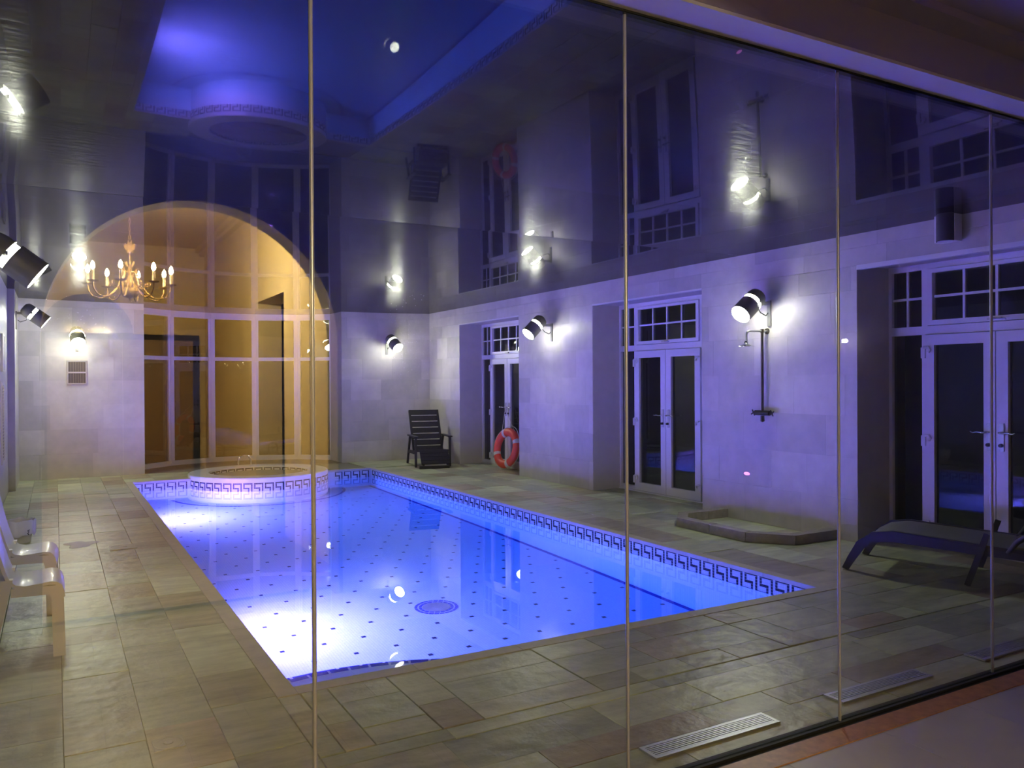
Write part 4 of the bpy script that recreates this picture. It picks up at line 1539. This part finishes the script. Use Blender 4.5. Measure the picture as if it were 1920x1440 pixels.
# double-headed bird finial as one cut shape
ol = [(0.0, 0.38), (0.02, 0.40), (0.045, 0.395), (0.03, 0.42), (0.055, 0.43), (0.075, 0.455), (0.08, 0.49), (0.06, 0.515), (0.05, 0.49), (0.035, 0.48), (0.028, 0.52), (0.035, 0.535), (0.018, 0.545), (0.008, 0.52), (0.0, 0.51)]
ol = [(x * 0.62, 0.46 + (z - 0.46) * 0.72) for x, z in ol]
ol2 = ol + [(-x, z) for x, z in ol[::-1][1:-1]]
mb = MB()
k = len(ol2)
for y in (-0.008, 0.008):
    mb.v += [(x, y, z) for x, z in ol2]
mb.f.append(list(range(k)))
mb.f.append([k + i for i in range(k)][::-1])
for i in range(k):
    j = (i + 1) % k
    mb.f.append([i, j, k + j, k + i])
mb.build('bird_finial', 'brass', cl)
MB().tube([(0, 0, 0.28), (0, 0, 0.39)], 0.006, 6).build('rod', 'brass', cl)
mb = MB()
z = 0.53
i = 0
while z < HZ - 2.33 - 0.03:
    a = (i % 2) * PI / 2
    pts = [(0.010 * math.cos(t) * math.cos(a), 0.010 * math.cos(t) * math.sin(a), z + 0.02 + 0.022 * math.sin(t)) for t in [2 * PI * q / 8 for q in range(8)]]
    mb.tube(pts, 0.003, 5, closed=True)
    z += 0.036
    i += 1
tag(mb.build('chain', 'brass', cl), kind='stuff')
MB().lathe([(0.0, -0.05), (0.02, -0.05), (0.05, -0.015), (0.055, 0.0)], (0, 0, HZ - 2.33 - 0.002), seg=20).build('ceiling_rose', 'brass', cl, smooth=50)
for k in range(8):
    a = 2 * PI * k / 8 + 0.28
    ca, sa = math.cos(a), math.sin(a)
    arm = MB().tube([(r * ca, r * sa, z) for r, z in ((0.06, 0.12), (0.10, 0.10), (0.14, 0.05), (0.19, 0.005), (0.25, -0.01), (0.31, 0.01), (0.345, 0.06), (0.35, 0.11))], 0.007, 6).build('arm', 'brass', cl, smooth=60)
    MB().tube([(r * ca, r * sa, z) for r, z in ((0.12, 0.085), (0.15, 0.10), (0.175, 0.115), (0.17, 0.14), (0.15, 0.135), (0.155, 0.12))], 0.005, 6).build('scroll', 'brass', arm, smooth=60)
    MB().lathe([(0.008, 0.11), (0.045, 0.118), (0.05, 0.126), (0.012, 0.122)], (0.35 * ca, 0.35 * sa, 0), seg=16).build('drip_pan', 'brass', arm, smooth=50)
    MB().lathe([(0.0, 0.12), (0.013, 0.12), (0.013, 0.22), (0.0, 0.22)], (0.35 * ca, 0.35 * sa, 0), seg=12).build('candle', 'candle', arm, smooth=40)
    MB().lathe([(0.006, 0.22), (0.016, 0.235), (0.018, 0.25), (0.012, 0.275), (0.0, 0.295)], (0.35 * ca, 0.35 * sa, 0), seg=10).build('bulb', 'bulb', arm, smooth=60)

# small wall lamp in the lobby, mirrored as a bright dot
wl = thing('lobby_lamp', 'small bright lamp mirrored as a dot near the right glass joint', 'lamp', (7.3, 2 * YP - 5.72, 1.961))
MB().lathe([(0.0, 0.022), (0.018, 0.016), (0.024, 0.0), (0.018, -0.016), (0.0, -0.022)], (0, 0, 0), seg=14).build('globe', 'spotglow', wl, smooth=60)
MB().tube([(0, -0.02, 0), (0, YA - (2 * YP - 5.72), 0)], 0.01, 8).build('stem', 'black', wl)

# ---- condensation droplets on the glass ----------------------------------------------------
mb = MB()


def px_on_glass(px, py):
    x, y = (px - 960) / F_PX, (py - 720) / F_PX
    d = _f + _r * x - _u * y
    return d * ((YP + 0.0065) / d.y) + Vector((0, 0, CAM_H))


cen = px_on_glass(765, 630)
cen2 = px_on_glass(1385, 600)
cen3 = px_on_glass(150, 600)
for c, n_, sx_, sz_ in ((cen, 150, 0.045, 0.075), (cen2, 60, 0.03, 0.06), (cen3, 50, 0.06, 0.03)):
    for k in range(n_):
        x, z = random.gauss(c.x, sx_), random.gauss(c.z, sz_)
        r = random.uniform(0.0006, 0.0015)
        b = len(mb.v)
        mb.v += [(x - r, YP + 0.006, z), (x, YP + 0.006, z - r * 1.2), (x + r, YP + 0.006, z), (x, YP + 0.006, z + r), (x, YP + 0.006 + r * 0.7, z)]
        mb.f += [[b, b + 1, b + 4], [b + 1, b + 2, b + 4], [b + 2, b + 3, b + 4], [b + 3, b, b + 4]]
tag(mb.build('water_droplets', 'drop'), 'scattered condensation droplets on the glass in front of the lamps', 'droplets', None, 'stuff')
